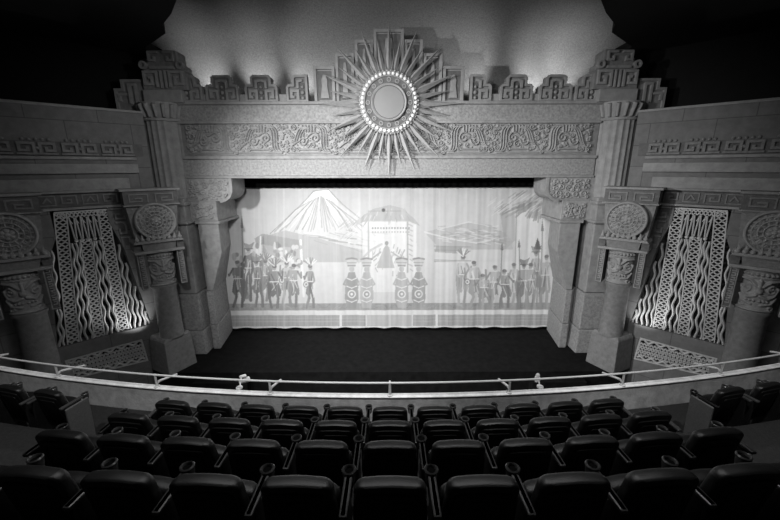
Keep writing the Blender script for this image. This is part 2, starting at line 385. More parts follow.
# ------------------------------------------------------------------ side walls (built in a frame turned 45 degrees)
def side_wall(sg):
    nm = 'left' if sg < 0 else 'right'
    loc = (sg * 7.72 + (0.10 if sg > 0 else 0), 11.42, 0); rz = -sg * R_(45)
    X = lambda s: sg * s
    def bx(m, s0, s1, y0, y1, z0, z1): m.box(min(X(s0), X(s1)), max(X(s0), X(s1)), y0, y1, z0, z1)
    # main wall: with the trapezoid grille niche and lower niche left open
    b = MB()
    bx(b, -0.36, 7.5, 0.0, 0.5, -1.05, 1.64)
    bx(b, -0.36, 7.5, 0.45, 0.5, -8.1, -1.05)
    def pr(poly, y0=0.0, y1=0.47): b.prism([(X(s), z) for s, z in poly], y0, y1)
    pr([(-0.36, -1.05), (0.95, -1.05), (0.95, -1.6), (0.72, -2.4), (0.36, -5.1), (-0.36, -5.1)])
    pr([(2.2, -1.05), (7.5, -1.05), (7.5, -5.1), (2.72, -5.1), (2.42, -2.4), (2.2, -1.9)])
    bx(b, -0.36, 7.5, 0.0, 0.47, -5.5, -5.08)
    pr([(-0.36, -5.5), (0.70, -5.5), (0.62, -6.36), (-0.36, -6.36)])
    pr([(2.64, -5.5), (7.5, -5.5), (7.5, -6.18), (2.60, -6.18)])
    pr([(-0.36, -6.34), (0.62, -6.34), (2.62, -6.17), (7.5, -6.17), (7.5, -8.1), (-0.36, -8.1)])
    tag(b.build('wall_' + nm, WALLM, loc=loc, rz=rz), kind='structure')
    # shallow string courses on the upper wall
    b = MB()
    bx(b, -0.36, 7.5, -0.06, 0.0, 1.57, 1.64); bx(b, 0.0, 7.5, -0.07, 0.0, 0.22, 0.30)
    bx(b, 0.0, 7.5, -0.10, 0.0, -0.16, 0.10); bx(b, 0.3, 7.5, -0.16, 0.0, -0.62, -0.30)
    bx(b, 0.55, 7.5, -0.19, 0.0, -0.68, -0.62); bx(b, 0.55, 7.5, -0.09, 0.0, -1.14, -1.07)
    tag(b.build('trim_' + ('2' if sg < 0 else '3'), PL, loc=loc, rz=rz, bevel=0.012), kind='structure')
    # upper carved band with scroll panels
    t = empty('carved_band', loc, rz)
    tag(t, 'upper dark carved scroll band high on the %s side wall' % nm, 'carved band')
    m = MB(); bx(m, -0.2, 7.4, -0.03, 0.02, 0.32, 0.68); m.build('band_ground', PLD, t)
    u = 0.86; k = 0; s0 = 0.0
    while s0 < 6.9:
        m = MB()
        for g in (-1, 1):
            c = s0 + u / 2
            pts = [(c + g * 0.06, 0.36), (c + g * 0.06, 0.62), (c + g * 0.34, 0.62), (c + g * 0.34, 0.44), (c + g * 0.18, 0.44), (c + g * 0.18, 0.53)]
            m.ribbon([(X(a), z) for a, z in pts], 0.065, -0.10, 0.0)
        m.ribbon([(X(s0 + 0.03), 0.36), (X(s0 + u - 0.03), 0.36)], 0.05, -0.09, 0.0)
        m.ball((X(s0 + u / 2), -0.05, 0.50), 0.05)
        for q in (0.18, 0.3, 0.43, 0.56, 0.68): m.ball((X(s0 + q), -0.02, 0.72), 0.045, n=8, m=5)
        m.build('scroll_panel', PLM, t); s0 += u
    # lower key-pattern band, above the grilles
    t = empty('key_pattern_band', loc, rz)
    tag(t, 'dark carved key pattern band just above the %s wall grille' % nm, 'carved band')
    m = MB(); bx(m, 0.5, 7.4, -0.07, 0.0, -1.06, -0.68); m.build('band_ground', PLD, t)
    s0 = 0.62; k = 0
    while s0 < 6.6:
        m = MB(); u = 0.46
        if k % 2 == 0:
            pts = [(s0 + 0.05, -1.0), (s0 + 0.05, -0.76), (s0 + 0.36, -0.76), (s0 + 0.36, -0.95), (s0 + 0.17, -0.95), (s0 + 0.17, -0.86), (s0 + 0.26, -0.86)]
            m.ribbon([(X(a), z) for a, z in pts], 0.035, -0.105, -0.05)
        else:
            m.ribbon([(X(a), z) for a, z in ((s0 + 0.04, -1.0), (s0 + 0.04, -0.75), (s0 + 0.38, -0.75), (s0 + 0.38, -1.0))], 0.03, -0.10, -0.05, True)
            m.ribbon([(X(a), z) for a, z in ((s0 + 0.12, -0.94), (s0 + 0.2, -0.80), (s0 + 0.3, -0.94))], 0.035, -0.105, -0.05)
        m.build('key_panel', PLM, t); s0 += u; k += 1
    # key shaped carvings either side of the grille niche
    for s1, d in ((0.88, -1), (2.36, 1)):
        t = MB()
        a = lambda q: X(s1 + d * q)
        t.ribbon([(a(0.0), -1.2), (a(0.32), -1.2), (a(0.32), -1.5), (a(0.10), -1.5), (a(0.10), -1.36), (a(0.2), -1.36)], 0.05, -0.06, 0.0)
        t.ribbon([(a(0.06), -1.62), (a(0.30), -1.62), (a(0.30), -1.95), (a(0.14), -1.95), (a(0.14), -1.8)], 0.05, -0.06, 0.0)
        t.ribbon([(a(0.12), -2.08), (a(0.34), -2.08), (a(0.34), -2.36), (a(0.2), -2.36)], 0.05, -0.06, 0.0)
        o = t.build('fret_carving', PLM, loc=loc, rz=rz)
        tag(o, 'stepped fret carving on the %s wall, on the %s side of the grille' % (nm, 'stage' if d < 0 else 'audience'), 'carving')
    # ---- tall grille
    g = empty('organ_grille', (loc[0], loc[1], 0), rz)
    tag(g, 'tall pale lattice grille with wavy bars in the %s side wall' % nm, 'grille')
    yF, yB = 0.04, 0.12
    m = MB(); m.prism([(X(a), z) for a, z in ((0.92, -1.1), (2.25, -1.1), (2.45, -2.4), (2.78, -5.15), (0.3, -5.15), (0.68, -2.4))], 0.40, 0.43); m.build('shade_backing', BACKING, g)  # added dark sheet, gives the lattice holes their shade
    def lattice(x_top, z_top, x_bot, z_bot, wd, name='lattice_strip', per=0.155):
        m = MB(); L = math.hypot(x_bot - x_top, z_bot - z_top); n = int(L / per * 8)
        for c in (-1, 0, 1):
            pts = []
            for i in range(n + 1):
                q = i / n; off = c * wd * 0.30 + wd * 0.15 * math.sin(2 * PI * q * L / per + (PI if c == 0 else 0))
                pts.append((X(x_top + (x_bot - x_top) * q + off), z_top + (z_bot - z_top) * q))
            m.ribbon(pts, 0.030, yF, yB)
        for c in (-1, 1):
            m.ribbon([(X(x_top + c * wd * 0.5), z_top), (X(x_bot + c * wd * 0.5), z_bot)], 0.028, yF - 0.01, yB)
        m.build(name, GOLD, g)
    lattice(1.05, -1.22, 1.12, -5.06, 0.26)
    lattice(1.99, -1.22, 2.36, -5.06, 0.26)
    lattice(1.57, -2.02, 1.74, -5.06, 0.25)
    # horizontal lattice across the head
    m = MB()
    for c in (0, 1):
        pts = []
        for i in range(49):
            q = i / 48; pts.append((X(1.0 + 1.07 * q), -1.30 + 0.06 * math.sin(2 * PI * q * 6 + c * PI)))
        m.ribbon(pts, 0.03, yF, yB)
    m.ribbon([(X(0.94), -1.205), (X(2.12), -1.205)], 0.04, yF - 0.01, yB)
    m.build('head_lattice', GOLD, g)
    # dagger shaped drops
    for k in range(5):
        s1 = 1.22 + 0.14 * k
        m = MB()
        for q in (-1, 1): m.ribbon([(X(s1 + q * 0.055), -1.38), (X(s1 + q * 0.02), -1.98)], 0.035, yF - 0.02, yB, rnd=0.01)
        m.ribbon([(X(s1 + 0.07), -1.38), (X(s1), -1.55)], 0.02, yF, yB); m.ball((X(s1), yF, -2.03), 0.05)
        m.build('dagger_drop', GOLD, g)
    # wavy bars
    def wavy(xt, zt, xb, zb, ph, wd=0.058, amp=0.026):
        m = MB(); n = max(12, int(abs(zt - zb) * 26)); pts = []
        for i in range(n + 1):
            q = i / n; z = zt + (zb - zt) * q
            pts.append((X(xt + (xb - xt) * q + amp * math.sin(z * 2 * PI / 0.56 + ph)), z))
        m.ribbon(pts, wd, yF - 0.03, yB - 0.02, rnd=0.025); m.build('wavy_bar', GOLD, g, smooth=50)
    for i, (a, c) in enumerate(((1.24, 1.28), (1.33, 1.41), (1.41, 1.55), (1.73, 1.93), (1.80, 2.06), (1.87, 2.18))):
        wavy(a, -2.1, c, -5.06, i * 1.3)
    for i, (a, zt, c) in enumerate(((0.84, -2.3, 0.93), (0.74, -2.9, 0.80), (0.64, -3.7, 0.67), (0.54, -4.2, 0.54), (0.46, -4.6, 0.44))): wavy(a, zt, c, -5.06, i * 1.1)
    wavy(2.34, -2.1, 2.56, -5.06, 0.5); wavy(2.44, -3.4, 2.66, -5.06, 1.9)
    # ---- lower grille
    g2 = empty('vent_grille', (loc[0], loc[1], 0), rz)
    tag(g2, 'low wide pale woven vent grille below the tall one in the %s side wall' % nm, 'grille')
    zt = lambda s: -5.54
    zb = lambda s: -6.33 + (s - 0.65) / 1.95 * 0.17
    m = MB(); m.prism([(X(a), z) for a, z in ((0.66, -5.45), (0.58, -6.4), (2.64, -6.22), (2.68, -5.45))], 0.30, 0.33); m.build('shade_backing', BACKING, g2)  # added dark sheet for the shade behind the woven rows
    m = MB()
    m.ribbon([(X(a), z) for a, z in ((0.72, -5.54), (0.66, -6.33), (2.58, -6.17), (2.62, -5.54))], 0.05, 0.02, 0.12, True)
    m.build('grille_frame', GOLD, g2)
    for r in range(3):
        m = MB()
        for c in (0, 1):
            pts = []
            for i in range(81):
                q = i / 80; s1 = 0.72 + 1.86 * q; v = 0.30 + 0.2 * r
                z = zt(s1) * (1 - v) + zb(s1) * v
                pts.append((X(s1), z + 0.07 * math.sin(2 * PI * q * 10 + c * PI)))
            m.ribbon(pts, 0.035, 0.03, 0.11)
        m.build('woven_row', GOLD, g2)
    for v in (0.10, 0.90):
        m = MB(); pts = []
        for i in range(61):
            q = i / 60; s1 = 0.72 + 1.86 * q; z = zt(s1) * (1 - v) + zb(s1) * v
            pts.append((X(s1), z + 0.05 * math.sin(2 * PI * q * 6)))
        m.ribbon(pts, 0.06, 0.02, 0.11, rnd=0.02); m.build('wavy_bar', GOLD, g2, smooth=50)
side_wall(-1); side_wall(1)

# ------------------------------------------------------------------ round columns with medallions
def medallion_canvas():
    c = Cv(1.3, 1.3, 110); o = 0.65
    for r, wd, h in ((0.60, 0.09, 0.07), (0.47, 0.035, 0.04), (0.34, 0.03, 0.04), (0.22, 0.035, 0.045)): c.ring(o, o, r, wd, h)
    for n, r0, r1, wd in ((24, 0.49, 0.54, 0.03), (16, 0.37, 0.44, 0.045), (12, 0.25, 0.31, 0.045)):
        for k in range(n):
            a = 2 * PI * k / n
            if n == 16:
                b1 = a + 0.13
                c.stroke([(o + r0 * math.cos(a), o + r0 * math.sin(a)), (o + r1 * math.cos(a), o + r1 * math.sin(a)), (o + r1 * math.cos(b1), o + r1 * math.sin(b1)), (o + r0 * 1.05 * math.cos(b1 + .04), o + r0 * 1.05 * math.sin(b1 + .04))], wd * 0.6, 0.04)
            else: c.stroke([(o + r0 * math.cos(a), o + r0 * math.sin(a)), (o + r1 * math.cos(a), o + r1 * math.sin(a))], wd, 0.04)
    for k in range(6):
        a = 2 * PI * k / 6 + 0.5; c.disc(o + 0.11 * math.cos(a), o + 0.11 * math.sin(a), 0.065, 0.06)
    c.disc(o, o, 0.075, 0.08)
    return c
MED = medallion_canvas()
def mask_canvas():
    c = Cv(0.92, 1.02, 90)
    for k in range(9): c.disc(0.06 + k * 0.1, 0.96, 0.048, 0.07)
    c.stroke([(0.0, 0.88), (0.92, 0.88)], 0.06, 0.04)
    for g in (-1, 1):
        m = lambda q: 0.46 + g * q
        c.stroke([(m(0.42), 0.82), (m(0.2), 0.80), (m(0.06), 0.66)], 0.08, 0.07)
        c.spiral(m(0.27), 0.58, 0.12, 1.2, PI / 2, g, 0.05, 0.06, 0)
        c.disc(m(0.22), 0.60, 0.05, 0.06)
        c.stroke([(m(0.04), 0.42), (m(0.2), 0.36), (m(0.34), 0.44), (m(0.42), 0.62)], 0.07, 0.07)
        c.stroke([(m(0.42), 0.38), (m(0.3), 0.22), (m(0.1), 0.18)], 0.06, 0.06)
        for q in (0.06, 0.14, 0.22): c.disc(m(q), 0.28, 0.035, 0.06)
        c.spiral(m(0.33), 0.12, 0.08, 1, 0, -g, 0.04, 0.05, 0)
    c.disc(0.46, 0.54, 0.10, 0.10); c.stroke([(0.46, 0.8), (0.46, 0.55)], 0.09, 0.09)
    c.stroke([(0.0, 0.03), (0.92, 0.03)], 0.06, 0.05)
    return c
MASK = mask_canvas()
def round_column(loc, rz, lab):
    t = empty('round_column', (loc[0], loc[1], ST), rz); tag(t, lab, 'column')
    Z = lambda z: z - ST
    b = MB(); b.taper((-0.50, 0.50, -0.46, 0.46), (-0.46, 0.46, -0.42, 0.42), 0, Z(-5.50)); b.taper((-0.46, 0.46, -0.42, 0.42), (-0.40, 0.40, -0.38, 0.38), Z(-5.50), Z(-5.40))
    b.build('base_block', PLM, t, bevel=0.02, loc=(loc[0] / abs(loc[0]) * 0.04, 0.16, 0), rz=rz * 0.5)
    b = MB(); b.lathe([(0.36, Z(-5.42)), (0.35, Z(-5.3)), (0.33, Z(-3.75)), (0.37, Z(-3.70)), (0.37, Z(-3.62)), (0.33, Z(-3.60)), (0.33, Z(-2.3))], 40)
    b.build('shaft', PLM, t, smooth=40)
    MASK.bent('mask_carving', PL, 0.34, 0, 0, Z(-3.60), t, arc=2.3)
    for g in (-1, 1):        # side panels beside the mask
        b = MB(); b.box(g * 0.53 - 0.085, g * 0.53 + 0.085, -0.30, 0.28, Z(-3.66), Z(-2.52)); p = b.build('side_panel', PLD, t, bevel=0.01)
        m = MB()
        for k in range(8):
            z = Z(-3.5) + k * 0.125
            m.ribbon([(g * 0.53 - 0.04, z), (g * 0.53 + 0.04, z), (g * 0.53 + 0.04, z + 0.07), (g * 0.53 - 0.03, z + 0.07)], 0.03, -0.34, -0.29)
        m.ribbon([(g * 0.53 - 0.075, Z(-3.62)), (g * 0.53 - 0.075, Z(-2.54)), (g * 0.53 + 0.075, Z(-2.54)), (g * 0.53 + 0.075, Z(-3.62))], 0.025, -0.325, -0.29, True)
        m.build('rope_relief', PL, p)
    b = MB(); b.box(-0.66, 0.66, -0.44, 0.30, Z(-2.52), Z(-2.44)); b.build('abacus', PL, t, bevel=0.015)
    b = MB(); b.taper((-0.42, 0.42, -0.36, 0.30), (-0.46, 0.46, -0.40, 0.30), Z(-2.44), Z(-2.18)); b.build('neck_block', PLM, t)
    for g in (-1, 1):
        b = MB(); b.box(g * 0.57 - 0.1, g * 0.57 + 0.1, -0.34, 0.3, Z(-2.44), Z(-2.22)); b.build('corner_block', PLD, t, bevel=0.01)
    b = MB(); b.prism([(-0.66, Z(-2.2)), (0.66, Z(-2.2)), (0.60, Z(-2.12)), (-0.60, Z(-2.12))], -0.48, 0.3)
    for k in range(9): b.ball((-0.56 + 0.14 * k, -0.46, Z(-2.08)), 0.062); b.taper((-0.6 + 0.14 * k, -0.52 + 0.14 * k, -0.5, -0.4), (-0.57 + 0.14 * k, -0.55 + 0.14 * k, -0.47, -0.43), Z(-2.1), Z(-1.93))
    b.build('bud_row', PL, t, smooth=40)
    # plaque behind the medallion, flaring upward
    b = MB(); b.prism([(-0.56, Z(-2.12)), (0.56, Z(-2.12)), (0.66, Z(-1.08)), (-0.66, Z(-1.08))], -0.26, 0.3); b.build('plaque', PLM, t)
    b = MB(); b.box(-0.69, 0.69, -0.34, 0.3, Z(-1.06), Z(-0.66)); k_ = b.build('key_frieze', PLD, t)
    m = MB()
    for g in (-1, 1):
        m.ribbon([(g * 0.1, Z(-1.0)), (g * 0.1, Z(-0.76)), (g * 0.55, Z(-0.76)), (g * 0.55, Z(-0.96)), (g * 0.25, Z(-0.96)), (g * 0.25, Z(-0.87)), (g * 0.42, Z(-0.87))], 0.035, -0.375, -0.33)
    m.build('key_relief', PLM, k_)
    m = MB(); m.box(-0.76, 0.76, -0.40, 0.3, Z(-0.66), Z(-0.60)); m.box(-0.72, 0.72, -0.37, 0.3, Z(-1.09), Z(-1.06)); m.build('cap_moulding', PL, t)
    # medallion
    b = MB(); b.lathe([(0.55, -0.26), (0.55, -0.40), (0.53, -0.42)], 48, c=(0, Z(-1.56)), axis='y')
    d = b.build('medallion', PLM, t, smooth=40)
    rr = np.linspace(0, 0.54, 60)[:, None]; tt = np.linspace(0, 2 * PI, 161)[None, :]
    xx = rr * np.cos(tt); zz = rr * np.sin(tt); H = MED.sample(xx * 1.18 + 0.65, zz * 1.18 + 0.65)
    grid_obj('medallion_relief', np.stack([xx, -0.42 - H, zz + Z(-1.56)], -1), PL, d)
    return t
for sg in (-1, 1):
    nm = 'left' if sg < 0 else 'right'
    round_column((sg * 7.29 + (0.12 if sg > 0 else 0), 11.08), -sg * R_(42), 'round column with carved medallion standing nearest the stage on the %s' % nm)
    round_column((sg * 9.45 + (0.10 if sg > 0 else 0), 8.82), -sg * R_(44), 'round column with carved medallion at the far %s edge beyond the grille' % nm)

# ------------------------------------------------------------------ fluted pilasters with bell capital and stepped finial
def pilaster(sg):
    nm = 'left' if sg < 0 else 'right'
    cx, cy = (-7.36 if sg < 0 else 7.46), 12.6
    t = empty('fluted_pilaster', (cx, cy, ST)); tag(t, 'tall fluted pilaster with stepped carved finial on the %s of the proscenium' % nm, 'pilaster')
    Z = lambda z: z - ST
    fl = lambda r, a, z: r * (1 - 0.05 * (0.5 + 0.5 * math.cos(a * 20)) ** 0.6)
    b = MB(); b.lathe([(0.60, Z(-1.0)), (0.60, Z(1.42))], 200, rf=fl); b.build('shaft', PL, t, smooth=30)
    b = MB(); b.lathe([(0.66, Z(1.42)), (0.68, Z(1.46)), (0.66, Z(1.50))], 48); b.build('collar', PL, t, smooth=30)
    bell = lambda r, a, z: r - 0.03 + (0.10 * max(0, math.cos(a * 18)) ** 0.35 if Z(1.52) < z < Z(1.90) else 0)
    b = MB(); b.lathe([(0.56, Z(1.50)), (0.58, Z(1.53)), (0.62, Z(1.66)), (0.68, Z(1.80)), (0.70, Z(1.89)), (0.72, Z(1.93)), (0.72, Z(1.97))], 288, rf=bell); b.build('bell_capital', PL, t, smooth=50)
    b = MB(); b.box(-sg * 0.30 - 0.60, -sg * 0.30 + 0.60, -0.45, 0.3, Z(1.97), Z(2.34)); b.build('abacus_block', PL, t, bevel=0.02)
    # finial: stepped carved block
    o_ = -sg * 0.40; f = MB(); q = lambda pts: [(x + o_, Z(z)) for x, z in pts]
    f.prism(q([(-0.70, 2.34), (0.70, 2.34), (0.70, 2.80), (0.60, 2.93), (0.60, 3.06), (0.45, 3.14), (0.45, 3.46), (-0.45, 3.46), (-0.45, 3.14), (-0.60, 3.06), (-0.60, 2.93), (-0.70, 2.80)]), -0.38, 0.2)
    fo = f.build('stepped_finial', PLM, t, bevel=0.03)
    m = MB(); yf, yb = -0.47, -0.36
    for g in (-1, 1):
        m.ribbon(q([(g * 0.20, 2.40), (g * 0.20, 2.84), (g * 0.58, 2.84), (g * 0.58, 2.50), (g * 0.36, 2.50), (g * 0.36, 2.68), (g * 0.46, 2.68)]), 0.075, yf, yb)
        m.ribbon(q([(g * 0.07, 3.38), (g * 0.36, 3.38), (g * 0.36, 3.16), (g * 0.20, 3.16), (g * 0.20, 3.27)]), 0.065, yf, yb)
        m.ribbon(q([(g * 0.56 + 0.09 * math.cos(a * PI / 6), 3.03 + 0.09 * math.sin(a * PI / 6)) for a in range(12)]), 0.06, yf - 0.02, yb, True)
        m.ribbon(q([(g * 0.07, 2.38), (g * 0.07, 2.88)]), 0.06, yf, yb)
    m.ribbon(q([(-0.38, 2.96), (0.38, 2.96)]), 0.08, yf, yb)
    m.build('fret_relief', PL, fo, bevel=0.008)
    # wing beyond the pilaster
    g = sg
    g = sg; b = MB(); b.prism([(g * 0.2, Z(1.7)), (g * 1.28, Z(1.7)), (g * 1.28, Z(2.42)), (g * 1.06, Z(2.42)), (g * 1.04, Z(2.68)), (g * 0.2, Z(2.68))], -0.28, 0.1); wo = b.build('stepped_wing', PLM, t, bevel=0.03)
    m = MB()
    m.ribbon([(g * 0.58, Z(1.95)), (g * 0.58, Z(2.50)), (g * 0.78, Z(2.50)), (g * 0.78, Z(1.95))], 0.07, -0.36, -0.27)
    m.ribbon([(g * 0.86, Z(2.22)), (g * 1.12, Z(2.22)), (g * 1.12, Z(2.02))], 0.07, -0.36, -0.27)
    m.ribbon([(g * 0.40, Z(2.62)), (g * 0.98, Z(2.62)), (g * 0.98, Z(2.36)), (g * 1.22, Z(2.36)), (g * 1.22, Z(1.8))], 0.07, -0.35, -0.27)
    m.build('fret_relief', PL, wo)
    # lower pier: mouldings, blocks, plinth
    b = MB(); b.box(-0.54, 0.54, -0.56, 0.3, Z(-1.9), Z(-1.0)); b.box(-0.50, 0.50, -0.50, 0.3, Z(-4.35), Z(-1.9)); b.build('upper_pier', PL, t, bevel=0.03)
    b = MB(); b.box(-0.60, 0.60, -0.62, 0.3, Z(-1.24), Z(-1.12)); b.build('moulding', PL, t, bevel=0.03)
    b = MB(); b.box(-0.60, 0.60, -0.62, 0.3, Z(-1.86), Z(-1.76)); b.build('moulding', PL, t, bevel=0.03)
    b = MB(); b.box(-0.55, 0.55, -0.54, 0.3, Z(-5.75), Z(-4.37)); b.build('lower_pier', PLROUGH, t, bevel=0.03)
    b = MB(); b.taper((-0.64, 0.64, -0.64, 0.3), (-0.58, 0.58, -0.58, 0.3), 0, Z(-5.77)); b.build('plinth', PLROUGH, t, bevel=0.03)
pilaster(-1); pilaster(1)

# ------------------------------------------------------------------ jamb piers with scroll brackets
def jamb(sg):
    nm = 'left' if sg < 0 else 'right'
    t = empty('jamb_pier', (sg * 6.6, 13.2, ST)); tag(t, 'stepped stone jamb pier with scroll bracket at the %s edge of the curtain opening' % nm, 'pier')
    Z = lambda z: z - ST; g = sg
    X = lambda x: g * (x - 6.6)
    y0 = FACE - 13.2; y1 = 0.85
    def bx(m, a, c, ya, yb, z0, z1): m.box(min(X(a), X(c)), max(X(a), X(c)), ya, yb, z0, z1)
    m = MB(); m.slab([(X(6.40), y0 - 0.03), (X(6.66), y0 - 0.03), (X(6.95), y0 + 0.35), (X(6.95), y1), (X(6.63), y1)], 0, Z(-5.7)); m.build('plinth', PLROUGH, t, bevel=0.03)
    m = MB(); m.slab([(X(6.43), y0), (X(6.66), y0), (X(6.95), y0 + 0.35), (X(6.95), y1), (X(6.66), y1)], Z(-5.68), Z(-4.37)); m.build('lower_block', PLROUGH, t, bevel=0.025)
    m = MB(); fr = [(6.42, -4.35), (5.93, -2.93), (5.93, -1.84), (6.64, -1.84), (6.64, -4.35)]; bk = [(6.64, -4.35), (6.30, -2.93), (6.30, -1.84), (6.95, -1.84), (6.95, -4.35)]
    m.add([(X(a), y0, Z(z)) for a, z in fr] + [(X(a), y1, Z(z)) for a, z in bk], [(0, 1, 2, 3, 4), (9, 8, 7, 6, 5)] + [(k, (k + 1) % 5, 5 + (k + 1) % 5, 5 + k) for k in range(5)])
    m.build('splayed_block', PL, t, bevel=0.025)
    m = MB(); bx(m, 5.86, 6.72, y0 - 0.05, y1, Z(-1.90), Z(-1.80)); m.build('moulding', PL, t, bevel=0.02)
    m = MB(); bx(m, 5.92, 7.3, y0, y1, Z(-1.80), Z(-1.10)); cb = m.build('carved_block', PL, t, bevel=0.02)
    c = Cv(0.78, 0.56, 80); c.curls(5, 0.12, 0.045, 0.06); c.ring(0.40, 0.28, 0.16, 0.05, 0.06); c.disc(0.40, 0.28, 0.08, 0.08)
    c.flat('block_relief', PL, min(X(5.98), X(6.76)), y0 - 0.01, Z(-1.75), cb, back=0.02)
    # bracket with rounded lower inner corner
    r = 0.42; pts = [(X(7.3), Z(-0.36)), (X(5.32), Z(-0.36)), (X(5.32), Z(-1.12 + r))]
    for k in range(1, 8):
        a = PI / 2 * k / 8; pts.append((X(5.32 + r - r * math.cos(a)), Z(-1.12 + r - r * math.sin(a))))
    pts += [(X(5.32 + r), Z(-1.12)), (X(7.3), Z(-1.12))]
    m = MB(); m.prism(pts, y0 - 0.02, y1 - 0.5); br = m.build('scroll_bracket', PL, t, bevel=0.02)
    c = Cv(1.36, 0.68, 80); c.curls(9 + (g > 0), 0.11, 0.04, 0.06, 500)
    # keep the carving inside the rounded corner
    P = np.stack([X(5.42) + g * c.X, y0 - 0.03 - c.H, Z(-1.06) + c.Z], -1)
    e = 0.34; cut = (c.X < e) & (c.Z < e); d = np.hypot(c.X - e, c.Z - e) + 1e-6; k = np.where(cut & (d > e), e / d, 1)
    P[..., 0] = X(5.42) + g * (e + (c.X - e) * k) if True else 0
    P[..., 2] = Z(-1.06) + e + (c.Z - e) * k
    P[..., 0] = np.where(cut, P[..., 0], X(5.42) + g * c.X); P[..., 2] = np.where(cut, P[..., 2], Z(-1.06) + c.Z)
    grid_obj('bracket_relief', P, PL, br)
    m = MB(); m.ribbon(pts[1:-1], 0.09, y0 - 0.08, y0); m.build('bracket_edge', PL, br, smooth=40)
jamb(-1); jamb(1)

# ------------------------------------------------------------------ lintel with carved frieze
t = empty('proscenium_lintel', (0, FACE, -0.36)); tag(t, 'long stone lintel with carved frieze spanning above the painted curtain', 'lintel')
W = 6.86
Z = lambda z: z + 0.36
def band(name, m, y0, z0, z1, bev=0.02, w=W, y1=0.9):
    b = MB(); b.box(-w, w, y0, y1, Z(z0), Z(z1)); return b.build(name, m, t, bevel=bev)
band('lower_moulding', PL, -0.06, -0.36, -0.28, 0.02)
band('plain_band', PLROUGH, 0.0, -0.28, 0.26, 0.02)
band('ledge', PL, -0.07, 0.26, 0.36, 0.02)
fg = band('frieze_ground', PLM, 0.06, 0.36, 1.40, 0)  # ground toned darker as shade between the carvings
band('upper_band', PLROUGH, -0.02, 1.40, 1.93, 0.02)
band('upper_moulding', PL, -0.07, 1.36, 1.44, 0.02)
band('cornice', PL, -0.10, 1.93, 2.03, 0.03)
c = Cv(13.3, 0.96, 85)
mid = 6.65
def S(pts, wd, h):
    for g in (-1, 1): c.stroke([(mid + g * x, z) for x, z in pts], wd, h)
def SP(x, z, r, tn, a0, wd, h, tail=0):
    c.spiral(mid + x, z, r, tn, a0, 1, wd, h, tail); c.spiral(mid - x, z, r, tn, PI - a0, -1, wd, h, tail)
def bez(p0, p1, p2, p3, n=12):
    o = []
    for i in range(n + 1):
        t_ = i / n; u_ = 1 - t_
        o.append(tuple(u_ ** 3 * p0[k] + 3 * u_ * u_ * t_ * p1[k] + 3 * u_ * t_ * t_ * p2[k] + t_ ** 3 * p3[k] for k in (0, 1)))
    return o
for k in range(4):
    x = 0.2 + k * 1.62; hh = 0.055
    for j in range(3):       # body of a feathered serpent rising between the panels
        o = j * 0.085
        S(bez((x + 0.05 + o, 0.10), (x + 0.45 + o, 0.05), (x + 0.0 + o, 0.85), (x + 0.42 + o, 0.88)), 0.05, hh)
        S(bez((x + 1.45 - o, 0.22 + o), (x + 1.2 - o, 0.3), (x + 1.3 - o, 0.9), (x + 0.86 - o * 0.4, 0.86 - o * 0.3)), 0.045, hh)
    SP(x + 0.62, 0.52, 0.17, 1.4, 1.0, 0.05, hh, 0.15)
    SP(x + 1.02, 0.42, 0.14, 1.3, 3.6, 0.045, hh, 0.12)
    S([(x + 0.1, 0.05), (x + 1.5, 0.05)], 0.05, 0.045)
    S([(x + 0.55, 0.16), (x + 1.1, 0.16)], 0.06, 0.05)
    for g in (-1, 1):
        for q in (0.48, 1.18): c.ring(mid + g * (x + q), 0.17, 0.055, 0.035, 0.05); c.disc(mid + g * (x + q), 0.17, 0.03, 0.05)
        for q in range(5): c.stroke([(mid + g * (x + 0.62 + 0.09 * q), 0.72), (mid + g * (x + 0.60 + 0.10 * q), 0.90)], 0.05, 0.05)
c.curls(3, 0.10, 0.042, 0.05, 2500)
c.curls(4, 0.055, 0.032, 0.045, 2500)
c.H *= 1.7
c.flat('frieze_relief', PL, -6.65, 0.05, Z(0.40), fg, back=0.02)

